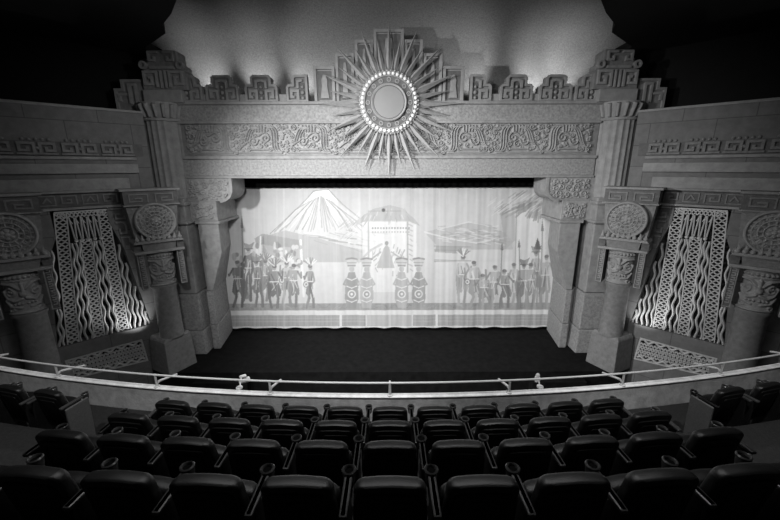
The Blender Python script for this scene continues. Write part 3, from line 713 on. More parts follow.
# ------------------------------------------------------------------ cresting on top of the lintel
def merlon(m, x, half=0):
    z = 2.03; e = 0.52
    L = [(-e, z), (-e, z + 0.42), (-e + 0.05, z + 0.48), (-0.31, z + 0.48), (-0.31, z + 0.70), (-0.25, z + 0.76)]
    Rr = [(-a, b_) for a, b_ in reversed(L)]
    if half == 0: p = L + Rr
    elif half > 0: p = [(0.0 - 0.14, z), (-0.14, z + 0.78)] + Rr
    else: p = L + [(0.14, z + 0.78), (0.14, z)]
    return [(x + a, b_) for a, b_ in p]
def crest(x, lab, half=0):
    o = empty('crest_block', (x, FACE, 2.03)); tag(o, lab, 'crest block', 'stepped crest blocks above the lintel')
    poly = [(a - x, b_ - 2.03) for a, b_ in merlon(None, x, half)]
    m = MB(); m.prism(poly, 0.06, 0.36); bd = m.build('body', PLM, o, bevel=0.015)  # body darker than its relief, so shade is coloured into the grooves
    m = MB()
    ins = [(p_[0] * 0.93, p_[1] * 0.95 + 0.012) for p_ in poly]
    m.ribbon(ins, 0.075, -0.02, 0.10, True)
    m.build('border_relief', PL, bd, bevel=0.006)
    m = MB()
    for g in (-1, 1):
        if half * g < 0: continue
        m.ribbon([(g * 0.15, 0.04), (g * 0.15, 0.31), (g * 0.36, 0.31), (g * 0.36, 0.13), (g * 0.26, 0.13)], 0.085, -0.02, 0.10)
        m.ribbon([(g * 0.15, 0.38), (g * 0.15, 0.58), (0, 0.62)], 0.075, -0.02, 0.10)
    m.build('fret_relief', PL, bd, bevel=0.006)
    m = MB(); m.prism([(-0.085, 0.0), (0.085, 0.0), (0.085, 0.5), (0.05, 0.56), (-0.05, 0.56), (-0.085, 0.5)], 0.045, 0.08); m.build('niche', PLD, bd)  # dark plate paints the shade of the niche
    m = MB(); m.ball((0, 0.0, 0.10), 0.05); m.ball((0, 0.0, 0.26), 0.06); m.ball((0, 0.0, 0.42), 0.045); m.build('bead', PL, bd, smooth=60)
SP_ = 1.245
side = {-1: 'left', 1: 'right'}
for g in (-1, 1):
    crest(g * (4.05 + SP_), 'full stepped crest block nearest the %s pilaster' % side[g])
    crest(g * 4.05, 'full stepped crest block, second from the %s pilaster' % side[g])
    crest(g * 2.74, 'half stepped crest block tucked against the tall centre crest on the %s' % side[g], -1 if g < 0 else 1)
    crest(g * 6.44, 'half stepped crest block tucked against the %s pilaster finial' % side[g], 1 if g < 0 else -1)
    # low links between merlons
    for x in (3.42, 4.67, 5.92):
        m = MB(); m.box(g * x - 0.14, g * x + 0.14, FACE + 0.06, FACE + 0.30, 2.03, 2.26)
        tag(m.build('crest_link', PL, bevel=0.02, base=(g * x, FACE, 2.03)), 'low plain stone link in the %s run of crest blocks' % side[g], 'stone block', 'low links of the %s cresting' % side[g])
o = empty('center_crest', (0, FACE, 2.03)); tag(o, 'tall stepped centre crest of framed panels behind the sunburst', 'crest')
for x0, x1, zt in ((-0.47, 0.47, 4.08), (-1.06, -0.48, 3.80), (0.48, 1.06, 3.80), (-1.68, -1.08, 3.42), (1.08, 1.68, 3.42), (-2.38, -1.70, 3.06), (1.70, 2.38, 3.06)):
    y0 = 0.05 if abs(x0 + x1) < 0.01 else 0.09
    hgt = zt - 2.03
    m = MB(); m.prism(rrect(x0, x1, 0, hgt, 0.08), y0, 0.45); pnl = m.build('framed_panel', PL, o, bevel=0.015)
    m = MB(); m.prism(rrect(x0 + 0.12, x1 - 0.12, 0.05, hgt - 0.13, 0.03), y0 - 0.012, y0 + 0.05); m.build('recess_shade', PLD, pnl)  # dark raised plate colours shade into the framed panel
    m = MB(); m.ribbon([(x0 + 0.05, 0), (x0 + 0.05, hgt - 0.05), (x1 - 0.05, hgt - 0.05), (x1 - 0.05, 0)], 0.09, y0 - 0.09, y0 + 0.02)
    cx_ = (x0 + x1) / 2; ww = (x1 - x0) / 2 - 0.2
    m.prism([(cx_ - ww, 0.1), (cx_ + ww, 0.1), (cx_ + ww * 0.6, hgt * 0.45), (cx_ + ww * 0.7, hgt * 0.6), (cx_ + ww * 0.35, hgt - 0.25), (cx_ - ww * 0.35, hgt - 0.25), (cx_ - ww * 0.7, hgt * 0.6), (cx_ - ww * 0.6, hgt * 0.45)], y0 - 0.06, y0)
    m.build('panel_frame', PL, pnl, bevel=0.012)

# ------------------------------------------------------------------ sunburst
SX, SZ = 0.0, 1.93
t = empty('sunburst', (SX, FACE - 0.16, SZ)); tag(t, 'big gilded sunburst with spiky rays round a pale disc above the stage', 'sunburst')
b = MB(); b.lathe([(0.93, 0.12), (0.93, -0.16), (0.89, -0.20), (0.55, -0.20)], 64, axis='y'); b.build('ring_body', PL, t, smooth=35)
b = MB(); b.lathe([(0.49, -0.18), (0.485, -0.26), (0.46, -0.30), (0.0, -0.31)][::1], 64, axis='y'); b.build('center_disc', DISC, t, smooth=40)
b = MB(); b.lathe([(0.48, -0.15), (0.48, -0.30), (0.53, -0.33), (0.56, -0.30), (0.56, -0.18), (0.56, -0.15)], 64, axis='y'); b.build('disc_rim', PL, t, smooth=50)
b = MB(); b.lathe([(0.745, -0.15), (0.745, -0.26), (0.765, -0.275), (0.785, -0.26), (0.785, -0.15)], 64, axis='y'); b.build('ornament_ring', PL, t, smooth=50)
b = MB(); b.lathe([(0.555, -0.15), (0.555, -0.215), (0.75, -0.215), (0.75, -0.15)], 64, axis='y'); rd = b.build('dark_ring', PLD, t, smooth=50)
for k in range(16):
    a = 2 * PI * k / 16; m = MB()
    q = [(0.655 * math.cos(a) + 0.055 * math.cos(u_), 0.655 * math.sin(a) + 0.055 * math.sin(u_)) for u_ in [2 * PI * j / 12 for j in range(12)]]
    m.ribbon(q, 0.028, -0.25, -0.21, True); m.ball((0.655 * math.cos(a), -0.22, 0.655 * math.sin(a)), 0.022)
    m.build('rosette', PL, rd, smooth=50)
for k in range(40):
    a = 2 * PI * k / 40; m = MB(); m.ball((0.83 * math.cos(a), -0.24, 0.83 * math.sin(a)), 0.056, n=12, m=8); m.build('bead', BEAD, t, smooth=80)
for k in range(48):
    a = 2 * PI * (k + 0.5) / 48; m = MB(); m.ball((0.915 * math.cos(a), -0.20, 0.915 * math.sin(a)), 0.028, n=8, m=6); m.build('small_bead', RAY, t, smooth=80)
def ray(a, r0, r1, wd, name):
    m = MB(); d = (math.cos(a), math.sin(a)); n_ = (-d[1], d[0]); rm = r0 + (r1 - r0) * 0.12
    P = lambda r, o_, y: (d[0] * r + n_[0] * o_, y, d[1] * r + n_[1] * o_)
    v = [P(r0, wd * 0.3, -0.03), P(r0, 0, -0.20), P(r0, -wd * 0.3, -0.03), P(rm, wd, 0.0), P(rm, wd * .15, -0.20), P(rm, -wd, 0.0), P(r1, 0, -0.06), P(rm, 0, 0.06), P(r0, 0, 0.05)]
    f = [(0, 1, 4, 3), (1, 2, 5, 4), (3, 4, 6), (4, 5, 6), (3, 6, 7), (6, 5, 7), (0, 3, 7, 8), (2, 8, 7, 5), (0, 8, 2, 1)]
    m.add(v, f); m.build(name, RAY, t)
for k in range(16):
    a = 2 * PI * k / 16 + PI / 2
    ray(a, 0.90, 2.32 if k % 2 == 0 else 2.22, 0.105, 'long_ray')
    ray(a + PI / 16, 0.90, 1.90, 0.09, 'short_ray')
    ray(a + PI / 32, 0.90, 1.26, 0.045, 'small_spike'); ray(a - PI / 32, 0.90, 1.36, 0.045, 'small_spike')

# ------------------------------------------------------------------ painted curtain
class Paint:
    def __init__(s, x0, x1, y0, y1, k=4):
        s.x0, s.y0, s.k = x0, y0, k
        s.nx, s.ny = int((x1 - x0) * k), int((y1 - y0) * k)
        s.X, s.Y = np.meshgrid(x0 + np.arange(s.nx) / k, y0 + np.arange(s.ny) / k); s.V = np.full(s.X.shape, 0.80)
    def blend(s, mask, v, a=1.0): s.V = s.V * (1 - mask * a) + v * mask * a
    def win(s, x0, x1, y0, y1):
        a = int(np.clip((x0 - s.x0) * s.k - 2, 0, s.nx)); b = int(np.clip((x1 - s.x0) * s.k + 3, 0, s.nx)); c = int(np.clip((y0 - s.y0) * s.k - 2, 0, s.ny)); d = int(np.clip((y1 - s.y0) * s.k + 3, 0, s.ny))
        return slice(c, d), slice(a, b)
    def poly(s, pts, v, a=1.0):
        xs = [p[0] for p in pts]; ys = [p[1] for p in pts]; w_ = s.win(min(xs), max(xs), min(ys), max(ys)); X, Y = s.X[w_], s.Y[w_]
        if X.size == 0: return
        ins = np.zeros(X.shape, bool); n = len(pts)
        for i in range(n):
            x0, y0 = pts[i]; x1, y1 = pts[(i + 1) % n]
            if y0 == y1: continue
            cr = ((y0 > Y) != (y1 > Y)) & (X < (x1 - x0) * (Y - y0) / (y1 - y0) + x0); ins ^= cr
        s.V[w_] = np.where(ins, s.V[w_] * (1 - a) + v * a, s.V[w_])
    def ell(s, x, y, rx, ry, v, a=1.0):
        w_ = s.win(x - rx, x + rx, y - ry, y + ry); d = ((s.X[w_] - x) / rx) ** 2 + ((s.Y[w_] - y) / ry) ** 2
        m = np.clip((1 - d) * 3, 0, 1) * a; s.V[w_] = s.V[w_] * (1 - m) + v * m
    def line(s, pts, wd, v, a=1.0):
        for i in range(len(pts) - 1):
            (x0, y0), (x1, y1) = pts[i], pts[i + 1]; r = wd / 2 + 0.3
            w_ = s.win(min(x0, x1) - r, max(x0, x1) + r, min(y0, y1) - r, max(y0, y1) + r); X, Y = s.X[w_], s.Y[w_]
            if X.size == 0: continue
            dx, dy = x1 - x0, y1 - y0; t_ = np.clip(((X - x0) * dx + (Y - y0) * dy) / (dx * dx + dy * dy + 1e-9), 0, 1)
            d = np.hypot(X - x0 - t_ * dx, Y - y0 - t_ * dy); m = np.clip((wd / 2 + 0.25 - d) * 2, 0, 1) * a
            s.V[w_] = s.V[w_] * (1 - m) + v * m
p = Paint(222, 558, 180, 336)
rn = random.Random(11)
p.V[:] = 0.76 + 0.08 * np.clip((p.Y - 190) / 60, 0, 1)
for k in range(70):       # clouds
    p.ell(rn.uniform(350, 520), rn.uniform(190, 222), rn.uniform(4, 16), rn.uniform(2, 6), 0.80, 0.35)
p.poly([(222, 250), (558, 250), (558, 336), (222, 336)], 0.86)
# snow mountain
p.poly([(270, 234), (300, 206), (313, 192), (320, 189), (328, 190), (340, 204), (362, 222), (392, 236)], 0.84)
p.poly([(303, 204), (313, 192), (320, 189), (328, 190), (338, 202), (331, 200), (327, 206), (322, 199), (317, 206), (312, 199)], 1.0)
for k in range(34):
    a = -1 + 2 * k / 33; x1 = 320 + a * 46; p.line([(320 + a * 9, 196 + abs(a) * 4), (320 + a * 26 + rn.uniform(-1, 1), 212 + rn.uniform(-3, 3)), (x1, 226 + rn.uniform(0, 6))], rn.uniform(0.5, 1.3), rn.choice((0.55, 0.6, 0.95)), 0.7)
p.line([(270, 233), (300, 205), (313, 191), (328, 189), (342, 204), (364, 222)], 0.7, 0.55)
for k in range(26):       # foothills
    x = rn.uniform(300, 372); y = rn.uniform(229, 248); p.line([(x, y), (x + rn.uniform(8, 22), y + rn.uniform(1, 5))], rn.uniform(0.6, 1.6), rn.choice((0.55, 0.62, 0.9)), 0.7)
p.poly([(262, 236), (285, 230), (318, 238), (345, 246), (365, 250), (365, 262), (262, 262)], 0.66, 0.7)
# distant lake and ridge on the right
p.poly([(424, 232), (450, 226), (472, 222), (490, 225), (506, 234), (512, 242), (512, 250), (440, 250)], 0.72, 0.9)
p.line([(424, 232), (450, 239), (476, 243), (492, 240)], 1.4, 0.93, 0.8); p.line([(440, 229), (468, 222), (484, 225), (498, 231)], 0.8, 0.95, 0.7)
for k in range(60):
    x = rn.uniform(436, 500); y = rn.uniform(226, 244); p.line([(x, y), (x + rn.uniform(5, 14), y + rn.uniform(-2, 3))], 0.8, rn.choice((0.6, 0.95)), 0.7)
p.poly([(436, 246), (462, 247), (462, 254), (434, 252)], 0.6, 0.8)
for y in (246, 250, 260, 261.5): p.line([(434, y), (470, y + 1)], 0.9, 0.55, 0.8)
p.poly([(436, 262), (512, 262), (512, 300), (436, 300)], 0.88)
# palm fronds and pale building
p.poly([(516, 212), (532, 209), (545, 212), (545, 292), (514, 292)], 0.92)
p.line([(516, 212), (514, 292)], 0.8, 0.6)
for k in range(26):
    a = R_(150 + k * 4.6); L = rn.uniform(14, 42) if k < 12 else rn.uniform(10, 22)
    x, y = 541, 203; pts = [(x, y)]
    for q in range(1, 6): pts.append((x + math.cos(a) * L * q / 5, y - math.sin(a) * L * 0.45 * q / 5 + (q / 5) ** 2 * 10))
    p.line(pts, 1.7, rn.choice((0.5, 0.58, 0.66)), 0.85)
for k in range(60):
    x = rn.uniform(494, 545); y = 190 + abs(x - 525) * 0.25 + rn.uniform(0, 16); p.line([(x, y), (x - 7, y + 5)], 0.9, rn.choice((0.5, 0.9)), 0.6)
p.poly([(500, 215), (514, 212), (515, 240), (505, 250)], 0.64, 0.6)
# central temple pavilion
p.poly([(362, 222), (416, 222), (416, 292), (362, 292)], 0.97, 0.7)
p.poly([(350, 226), (358, 219), (372, 209), (389, 205), (402, 208), (414, 219), (420, 226), (408, 221), (366, 221)], 0.70)
for k in range(30):
    x = rn.uniform(356, 412); y = rn.uniform(208, 222); p.line([(x, y), (x + (x - 386) * 0.12, y + 4)], 0.8, rn.choice((0.6, 0.9)), 0.6)
for k in range(30):
    x = rn.uniform(342, 362); y = rn.uniform(218, 236); p.line([(x, y), (x - 5, y + 4)], 0.8, rn.choice((0.62, 0.7, 0.92)), 0.6)
p.line([(368, 211), (400, 211)], 1.2, 0.6, 0.7)
p.ell(383, 210, 2, 2, 0.3)
for k in range(14): p.ell(372 + k * 2.8, 228, 1.0, 1.3, 0.62); p.ell(372 + k * 2.8, 232, 0.9, 0.9, 0.7)
for x in (368, 407): p.line([(x, 222), (x, 272)], 1.6, 0.72)
for k in range(10): p.line([(408 + rn.uniform(-1, 3), 224 + 5 * k), (412, 226 + 5 * k)], 1, 0.6, 0.6)
for k in range(40):
    x = rn.uniform(370, 404); y = rn.uniform(244, 272); p.line([(x, y), (x + rn.uniform(-4, 4), y + rn.uniform(2, 6))], 1.0, rn.choice((0.6, 0.68, 0.95)), 0.7)
p.poly([(380, 256), (383, 248), (386, 244), (389, 248), (391, 258), (394, 268), (376, 268)], 0.72); p.ell(386, 243, 2, 2.4, 0.6)
p.line([(358, 262), (370, 250), (381, 244)], 2.2, 0.74, 0.8); p.line([(380, 252), (372, 258)], 1.6, 0.66); p.line([(391, 252), (400, 258), (404, 250)], 1.4, 0.68)
# left: awning and crowd backdrop
p.poly([(254, 238), (262, 233), (300, 240), (302, 248), (256, 244)], 0.62)
p.line([(300, 240), (303, 296)], 2.2, 0.97); p.line([(260, 236), (258, 300)], 1.4, 0.95)
for k in range(90):
    x = rn.uniform(256, 300); y = rn.uniform(244, 290); p.ell(x, y, rn.uniform(1, 3), rn.uniform(1.5, 4), rn.choice((0.50, 0.6, 0.96, 0.9)), 0.8)
for k in range(40):
    x = rn.uniform(232, 256); y = rn.uniform(250, 300); p.ell(x, y, rn.uniform(1, 3), rn.uniform(2, 5), rn.choice((0.40, 0.5, 0.7)), 0.8)
# painted standing figures: robe, head, headdress, legs
def fig(x, base, h, tone, hat=0, w_=1.0, staff=0):
    r = random.Random(int(x * 7)); H = h; J = lambda a: r.uniform(-a, a); lean = J(3)
    T = lambda fx, fy: (x + fx * w_ * 5.6 + lean * fy + J(0.5), base - H * fy)
    st = r.choice((-1, 1))
    # legs in stride, skirt or cloak, torso
    p.line([T(-0.3, 0.42), T(-0.5 + 0.3 * st, 0.2), T(-0.6, 0.0)], 2.6, tone * 0.92); p.line([T(0.3, 0.42), T(0.6 + 0.2 * st, 0.2), T(0.5 + 0.3 * st, 0.0)], 2.6, tone * 0.85)
    p.poly([T(-0.55, 0.60), T(0.55, 0.60), T(0.95, 0.34), T(0.75, 0.24), T(0.2, 0.30), T(-0.3, 0.22), T(-0.9, 0.30)], tone * 0.9)
    p.poly([T(-0.75, 0.78), T(0.7, 0.79), T(0.6, 0.55), T(-0.6, 0.55)], min(0.95, tone * 1.12))
    if r.random() < 0.6: p.poly([T(0.7 * st, 0.78), T(1.2 * st, 0.5), T(1.0 * st, 0.18), T(0.45 * st, 0.4)], r.choice((tone * 0.8, 0.9)))
    p.line([T(-0.7 * st, 0.76), T(-1.25 * st, 0.62), T(-1.3 * st, 0.74 + J(0.1))], 1.8, tone * 0.85); p.line([T(0.7 * st, 0.76), T(1.0 * st, 0.58), T(0.5 * st, 0.52)], 1.8, tone)
    hx, hy = T(0.05, 0.86); p.ell(hx, hy, 2.2, 2.7, 0.66); p.ell(hx - 0.3 * st, hy - 1.4, 2.5, 1.9, 0.42)
    if hat == 1: p.poly([(hx - 3, hy - 1.5), (hx + 3, hy - 1.5), (hx + 6, hy - 9), (hx + 1, hy - 6), (hx - 5, hy - 8)], 0.55); p.line([(hx - 4, hy - 2), (hx + 4, hy - 2)], 0.8, 0.35)
    if hat == 2:
        for k in range(7): a = R_(40 + 17 * k); p.line([(hx, hy - 2), (hx + 8 * math.cos(a), hy - 2 - 8 * math.sin(a))], 1.0, r.choice((0.5, 0.95)))
    if r.random() < 0.35: sx, sy = T(-0.9 * st, 0.5); p.ell(sx, sy, 3.2, 3.6, 0.5); p.ell(sx, sy, 2.3, 2.6, 0.92); p.ell(sx, sy, 1.1, 1.2, 0.5)
    for k in range(7): a = T(J(0.5), r.uniform(0.5, 0.74)); b_ = T(J(0.7), r.uniform(0.25, 0.45)); p.line([a, b_], 0.8, r.choice((0.4, 0.97, tone * 0.75)), 0.75)
    p.line([T(-0.6, 0.56), T(0.6, 0.56)], 0.9, 0.97)
    if staff: p.line([(x + staff, base), (x + staff * 1.5, base - H * 1.3)], 0.9, 0.5); p.poly([(x + staff * 1.5 - 1.5, base - H * 1.25), (x + staff * 1.5 + 1.5, base - H * 1.25), (x + staff * 1.5, base - H * 1.45)], 0.45)
p.poly([(222, 303), (558, 303), (558, 310), (222, 310)], 0.60)
for k in range(200):
    x = rn.uniform(222, 558); p.line([(x, rn.uniform(303, 309)), (x + rn.uniform(2, 6), rn.uniform(303, 309))], 0.7, rn.choice((0.5, 0.7)), 0.6)
for a in ((246, 300, 58, 0.45, 1, 0.9, -3), (237, 306, 50, 0.42, 0, 1.1, 0), (265, 300, 44, 0.66, 2, 0.9, 0), (285, 302, 44, 0.7, 2, 0.9, 0), (258, 306, 50, 0.50, 1, 0.9, 3), (275, 307, 46, 0.50, 2, 1.2, 0), (294, 306, 46, 0.58, 0, 1.1, 0), (309, 307, 46, 0.54, 2, 0.8, 0),
          (462, 305, 54, 0.74, 2, 1.1, 0), (515, 304, 44, 0.72, 0, 0.8, 0), (536, 304, 58, 0.7, 1, 0.9, 4), (474, 307, 50, 0.70, 0, 1.3, 0), (484, 308, 36, 0.66, 0, 1.2, 0), (494, 308, 46, 0.66, 0, 1.3, 5), (506, 307, 40, 0.56, 0, 1.2, 0), (523, 308, 48, 0.62, 1, 1.3, -3), (531, 306, 46, 0.64, 0, 0.9, 5), (544, 308, 58, 0.68, 0, 1.1, 0)): fig(*a)
for x in (351, 366, 401, 418):      # four stout robed figures with tiered headdresses
    base = 308; tone = 0.58 if x in (351, 418) else 0.70
    p.poly([(x - 6, base - 26), (x - 3, base - 36), (x + 3, base - 36), (x + 6, base - 26), (x + 7, base - 10), (x + 4, base), (x - 4, base), (x - 7, base - 10)], tone)
    p.ell(x, base - 39, 2.8, 3.2, 0.72); p.poly([(x - 3.5, base - 41), (x + 3.5, base - 41), (x + 5.5, base - 49), (x - 5.5, base - 49)], 0.8); p.line([(x - 3.5, base - 42.5), (x + 3.5, base - 42.5)], 1.2, 0.55); p.line([(x - 4.6, base - 45.5), (x + 4.6, base - 45.5)], 1.0, 0.6); p.line([(x - 5.5, base - 49), (x, base - 50), (x + 5.5, base - 49)], 1.6, 0.52)
    p.line([(x - 5, base - 30), (x - 8, base - 24), (x - 4, base - 22)], 1.6, tone); p.line([(x + 5, base - 30), (x + 8, base - 24), (x + 3, base - 21)], 1.6, tone)
    for yy in (-30, -22, -8): p.line([(x - 5, base + yy), (x, base + yy + 2), (x + 5, base + yy)], 0.9, 0.95)
    p.ell(x, base - 14, 4.5, 4.5, 0.95); p.ell(x, base - 14, 3.2, 3.2, 0.6); p.ell(x, base - 14, 1.5, 1.5, 0.95)
for g in (0, 1):
    x = 536; p.poly([(533, 250), (537, 238), (541, 250)], 0.35)
# painted base: white step, panelled dado, dividers
p.poly([(222, 310), (558, 310), (558, 336), (222, 336)], 0.95)
p.poly([(222, 315), (558, 315), (558, 326), (222, 326)], 0.66)
for x in range(224, 558, 4): p.line([(x, 316), (x, 325)], 0.5, 0.55, 0.7)
for y in (318, 321): p.line([(222, y), (558, y)], 0.5, 0.78, 0.8)
for x in (340, 366, 389, 411, 436): p.line([(x, 312), (x, 328)], 2.4, 0.97)
p.poly([(366, 315), (411, 315), (411, 326), (366, 326)], 0.78, 0.8)
for k in range(70):       # worn vertical streaks in the canvas
    x = rn.uniform(224, 556); p.line([(x, 186), (x + 0.5, 330)], rn.uniform(0.6, 2.5), rn.choice((0.72, 0.98)), 0.14)
nx, nz = 700, 320
xs = np.linspace(-7.0, 7.0, nx); zs = np.linspace(-6.60, -0.42, nz); XX, ZZ = np.meshgrid(xs, zs)
fold = 0.018 * np.sin(XX * 7.1) + 0.014 * np.sin(XX * 13.7 + 1.3) + 0.010 * np.sin(XX * 3.3 + 0.5) + 0.006 * np.sin(XX * 29 + ZZ * 0.4)
YY = BACK + 0.5 * fold * (0.6 + 0.5 * (-ZZ) / 6)
ca, sa = math.cos(PITCH), math.sin(PITCH)           # drawing coordinates of the painted design -> canvas metres
dep = BACK * ca - ZZ * sa
dx_ = 389 + FPX * XX / dep; dy_ = 260 - FPX * (BACK * sa + ZZ * ca) / dep
ix = np.clip(((dx_ - p.x0) * p.k).astype(int), 0, p.nx - 1); iy = np.clip(((dy_ - p.y0) * p.k).astype(int), 0, p.ny - 1)
val = p.V[iy, ix]
cur = grid_obj('painted_curtain', np.stack([XX, YY, ZZ], -1), CURT, base=(0, BACK, -6.60))
md = cur.modifiers.new('thickness', 'SOLIDIFY'); md.thickness = 0.006
ca_ = cur.data.color_attributes.new('paint', 'FLOAT_COLOR', 'POINT')
col = np.ones((nx * nz, 4), np.float32); lin = (0.14 + 0.86 * val.reshape(-1)) ** 1.9; col[:, 0] = lin; col[:, 1] = lin; col[:, 2] = lin
ca_.data.foreach_set('color', col.reshape(-1))
tag(cur, 'pale painted stage curtain showing a snowy mountain, temple and robed figures', 'stage curtain')
b = MB(); pts = []
b.tube([(x, BACK - 0.03 + 0.02 * math.sin(x * 9), -6.60 + 0.018 * math.sin(x * 6)) for x in np.linspace(-6.95, 6.95, 160)], 0.045, 8)
b.build('hem_roll', VELOUR, cur).location = (0, -BACK, 6.60)
xs2 = np.linspace(-6.4, 6.4, 300); zs2 = np.linspace(-0.74, -0.05, 6); X2, Z2 = np.meshgrid(xs2, zs2)
bo = grid_obj('shadow_strip', np.stack([X2, BACK - 0.25 + 0.03 * np.sin(X2 * 22), Z2], -1), VELOUR, base=(0, BACK - 0.25, -0.05))  # black strip stands in for the lintel's shadow across the curtain top
md = bo.modifiers.new('thickness', 'SOLIDIFY'); md.thickness = 0.01
tag(bo, 'narrow black strip standing in for the lintel shadow above the painted curtain', 'shadow strip')

# back of the proscenium reveal and blank wall behind it
b = MB(); b.box(-9.5, 9.5, BACK + 0.35, BACK + 0.5, -8.0, 2.0); tag(b.build('wall_stage', PLD, base=(0, BACK + 0.4, -8.0)), kind='structure')
b = MB()
for g in (-1, 1): b.box(min(g * 7.0, g * 9.8), max(g * 7.0, g * 9.8), FACE + 0.35, FACE + 0.75, -8.0, 1.75)
b.box(-9.5, 9.5, FACE + 0.85, BACK + 0.4, 1.75, 2.0)
tag(b.build('wall_proscenium', PLM, base=(0, FACE + 0.5, -8.0)), kind='structure')

# ------------------------------------------------------------------ ceiling: cove shell and dark soffits
prof = [(14.35, 1.5), (14.35, 2.6), (14.2, 3.4), (13.8, 4.2), (13.1, 4.9), (12.0, 5.5), (10.5, 5.9), (8.5, 6.1), (5.0, 6.2)]
pf = []
for i in range(len(prof) - 1):
    for k in range(6): t_ = k / 6; pf.append((prof[i][0] * (1 - t_) + prof[i + 1][0] * t_, prof[i][1] * (1 - t_) + prof[i + 1][1] * t_))
pf.append(prof[-1]); pf = np.array(pf)
for _ in range(4): pf[1:-1] = (pf[:-2] + 2 * pf[1:-1] + pf[2:]) / 4
xs3 = np.linspace(-10, 10, 120)
P = np.zeros((len(pf), 120, 3)); P[..., 0] = xs3[None]; P[..., 1] = pf[:, 0][:, None]; P[..., 2] = pf[:, 1][:, None]
ce = grid_obj('ceiling_cove', P, COVE, base=(0, 13.0, 1.5)); md = ce.modifiers.new('thickness', 'SOLIDIFY'); md.thickness = 0.1; md.offset = -1
tag(ce, kind='structure')
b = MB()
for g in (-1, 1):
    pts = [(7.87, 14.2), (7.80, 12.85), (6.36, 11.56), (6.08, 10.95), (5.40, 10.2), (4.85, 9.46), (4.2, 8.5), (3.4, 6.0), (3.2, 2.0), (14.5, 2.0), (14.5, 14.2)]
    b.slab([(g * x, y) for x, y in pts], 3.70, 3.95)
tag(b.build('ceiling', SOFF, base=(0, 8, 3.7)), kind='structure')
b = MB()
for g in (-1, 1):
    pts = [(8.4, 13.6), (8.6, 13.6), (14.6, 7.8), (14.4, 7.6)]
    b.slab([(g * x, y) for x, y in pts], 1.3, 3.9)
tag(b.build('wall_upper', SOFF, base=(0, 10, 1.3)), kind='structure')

# ------------------------------------------------------------------ balcony rail
t = empty('balcony_rail', (0, 4.70, -3.30)); tag(t, 'pale tubular guard rail curving along the balcony ledge', 'rail')
def rp(x, dy=0.0, z=0.0): return (x, arcy(0, x) + dy, z)
b = MB(); b.tube([rp(x, 0, 0.205) for x in np.linspace(-9.5, 9.5, 80)], 0.0155, 12); b.build('handrail', RAIL, t, smooth=60)
for i, x in enumerate((0, -1.80, 1.80, -3.62, 3.62, -5.42, 5.42, -7.2, 7.2)):
    b = MB(); q = rp(x); b.tube([(x, q[1], 0), (x, q[1], 0.205)], 0.017, 10); b.tube([(x, q[1], 0), (x, q[1], 0.012)], 0.045, 12); po = b.build('post', RAIL, t, smooth=60)
    b = MB(); b.tube([(x, q[1], 0.05), (x, q[1] + 0.06, 0.06), (x, q[1] + 0.50, -0.10)], 0.020, 8); b.build('outrigger_arm', RAIL, po, smooth=60)
for g in (-1, 1):
    x = g * 2.32; y = arcy(4.72, x)
    t = empty('clamp_spotlight', (x, y + 0.16, -3.30)); tag(t, 'small pale clamp spotlight on the balcony ledge %s of the centre post' % side[g], 'spotlight')
    b = MB(); b.tube([(0, -0.08, 0.0), (0, 0.0, 0.10), (0, 0.02, 0.14)], 0.012, 8); b.tube([(0, -0.09, 0.0), (0, -0.09, 0.02)], 0.05, 12); b.build('bracket', RAIL, t, smooth=60)
    b = MB(); b.tube([(-0.03, 0.0, 0.05), (0.02, 0.07, 0.03), (0.05, 0.14, 0.01)], [0.022, 0.035, 0.045], 12); b.build('lamp_can', RAIL, t, smooth=60)
    b = MB(); b.tube([(-0.02, 0.02, 0.13), (0.03, 0.09, 0.10)], [0.02, 0.03], 10); b.build('shutter', RAIL, t, smooth=60)

# ------------------------------------------------------------------ theatre seats
def rounded(w0, w1, h0, h1, r, n=7, bow=0.018):
    """outline of a seat back: width w0 at the bottom, w1 at the top, rounded top corners, bowed top edge"""
    pts = [(-w0 / 2, h0)]
    for k in range(n + 1):
        a = PI - PI / 2 * k / n; pts.append((-w1 / 2 + r + r * math.cos(a), h1 - r + r * math.sin(a)))
    for k in range(1, 6):
        q = k / 6; pts.append((-w1 / 2 + r + (w1 - 2 * r) * q, h1 + bow * math.sin(PI * q)))
    for k in range(n + 1):
        a = PI / 2 - PI / 2 * k / n; pts.append((w1 / 2 - r + r * math.cos(a), h1 - r + r * math.sin(a)))
    pts.append((w0 / 2, h0)); return pts
def pillow(m, out, layers, lean=0.0, z_ref=0.0):
    """stack of inset copies of an outline along y; layers = [(y, inset)]"""
    cx = 0; cz = sum(p_[1] for p_ in out) / len(out); n = len(out); v = []; f = []
    for y, ins in layers:
        for x, z in out:
            wx = abs(x) + 1e-6; xx = x * (1 - ins / 0.22); zz = z - (ins if z > cz else -ins) * min(1, abs(z - cz) / 0.2)
            v.append((xx, y - (zz - z_ref) * math.tan(lean), zz))
    for i in range(len(layers) - 1):
        for k in range(n): f.append((i * n + k, i * n + (k + 1) % n, (i + 1) * n + (k + 1) % n, (i + 1) * n + k))
    f += [tuple(range(n)), tuple((len(layers) - 1) * n + k for k in range(n - 1, -1, -1))]
    m.add(v, f)
LEAN = R_(11)
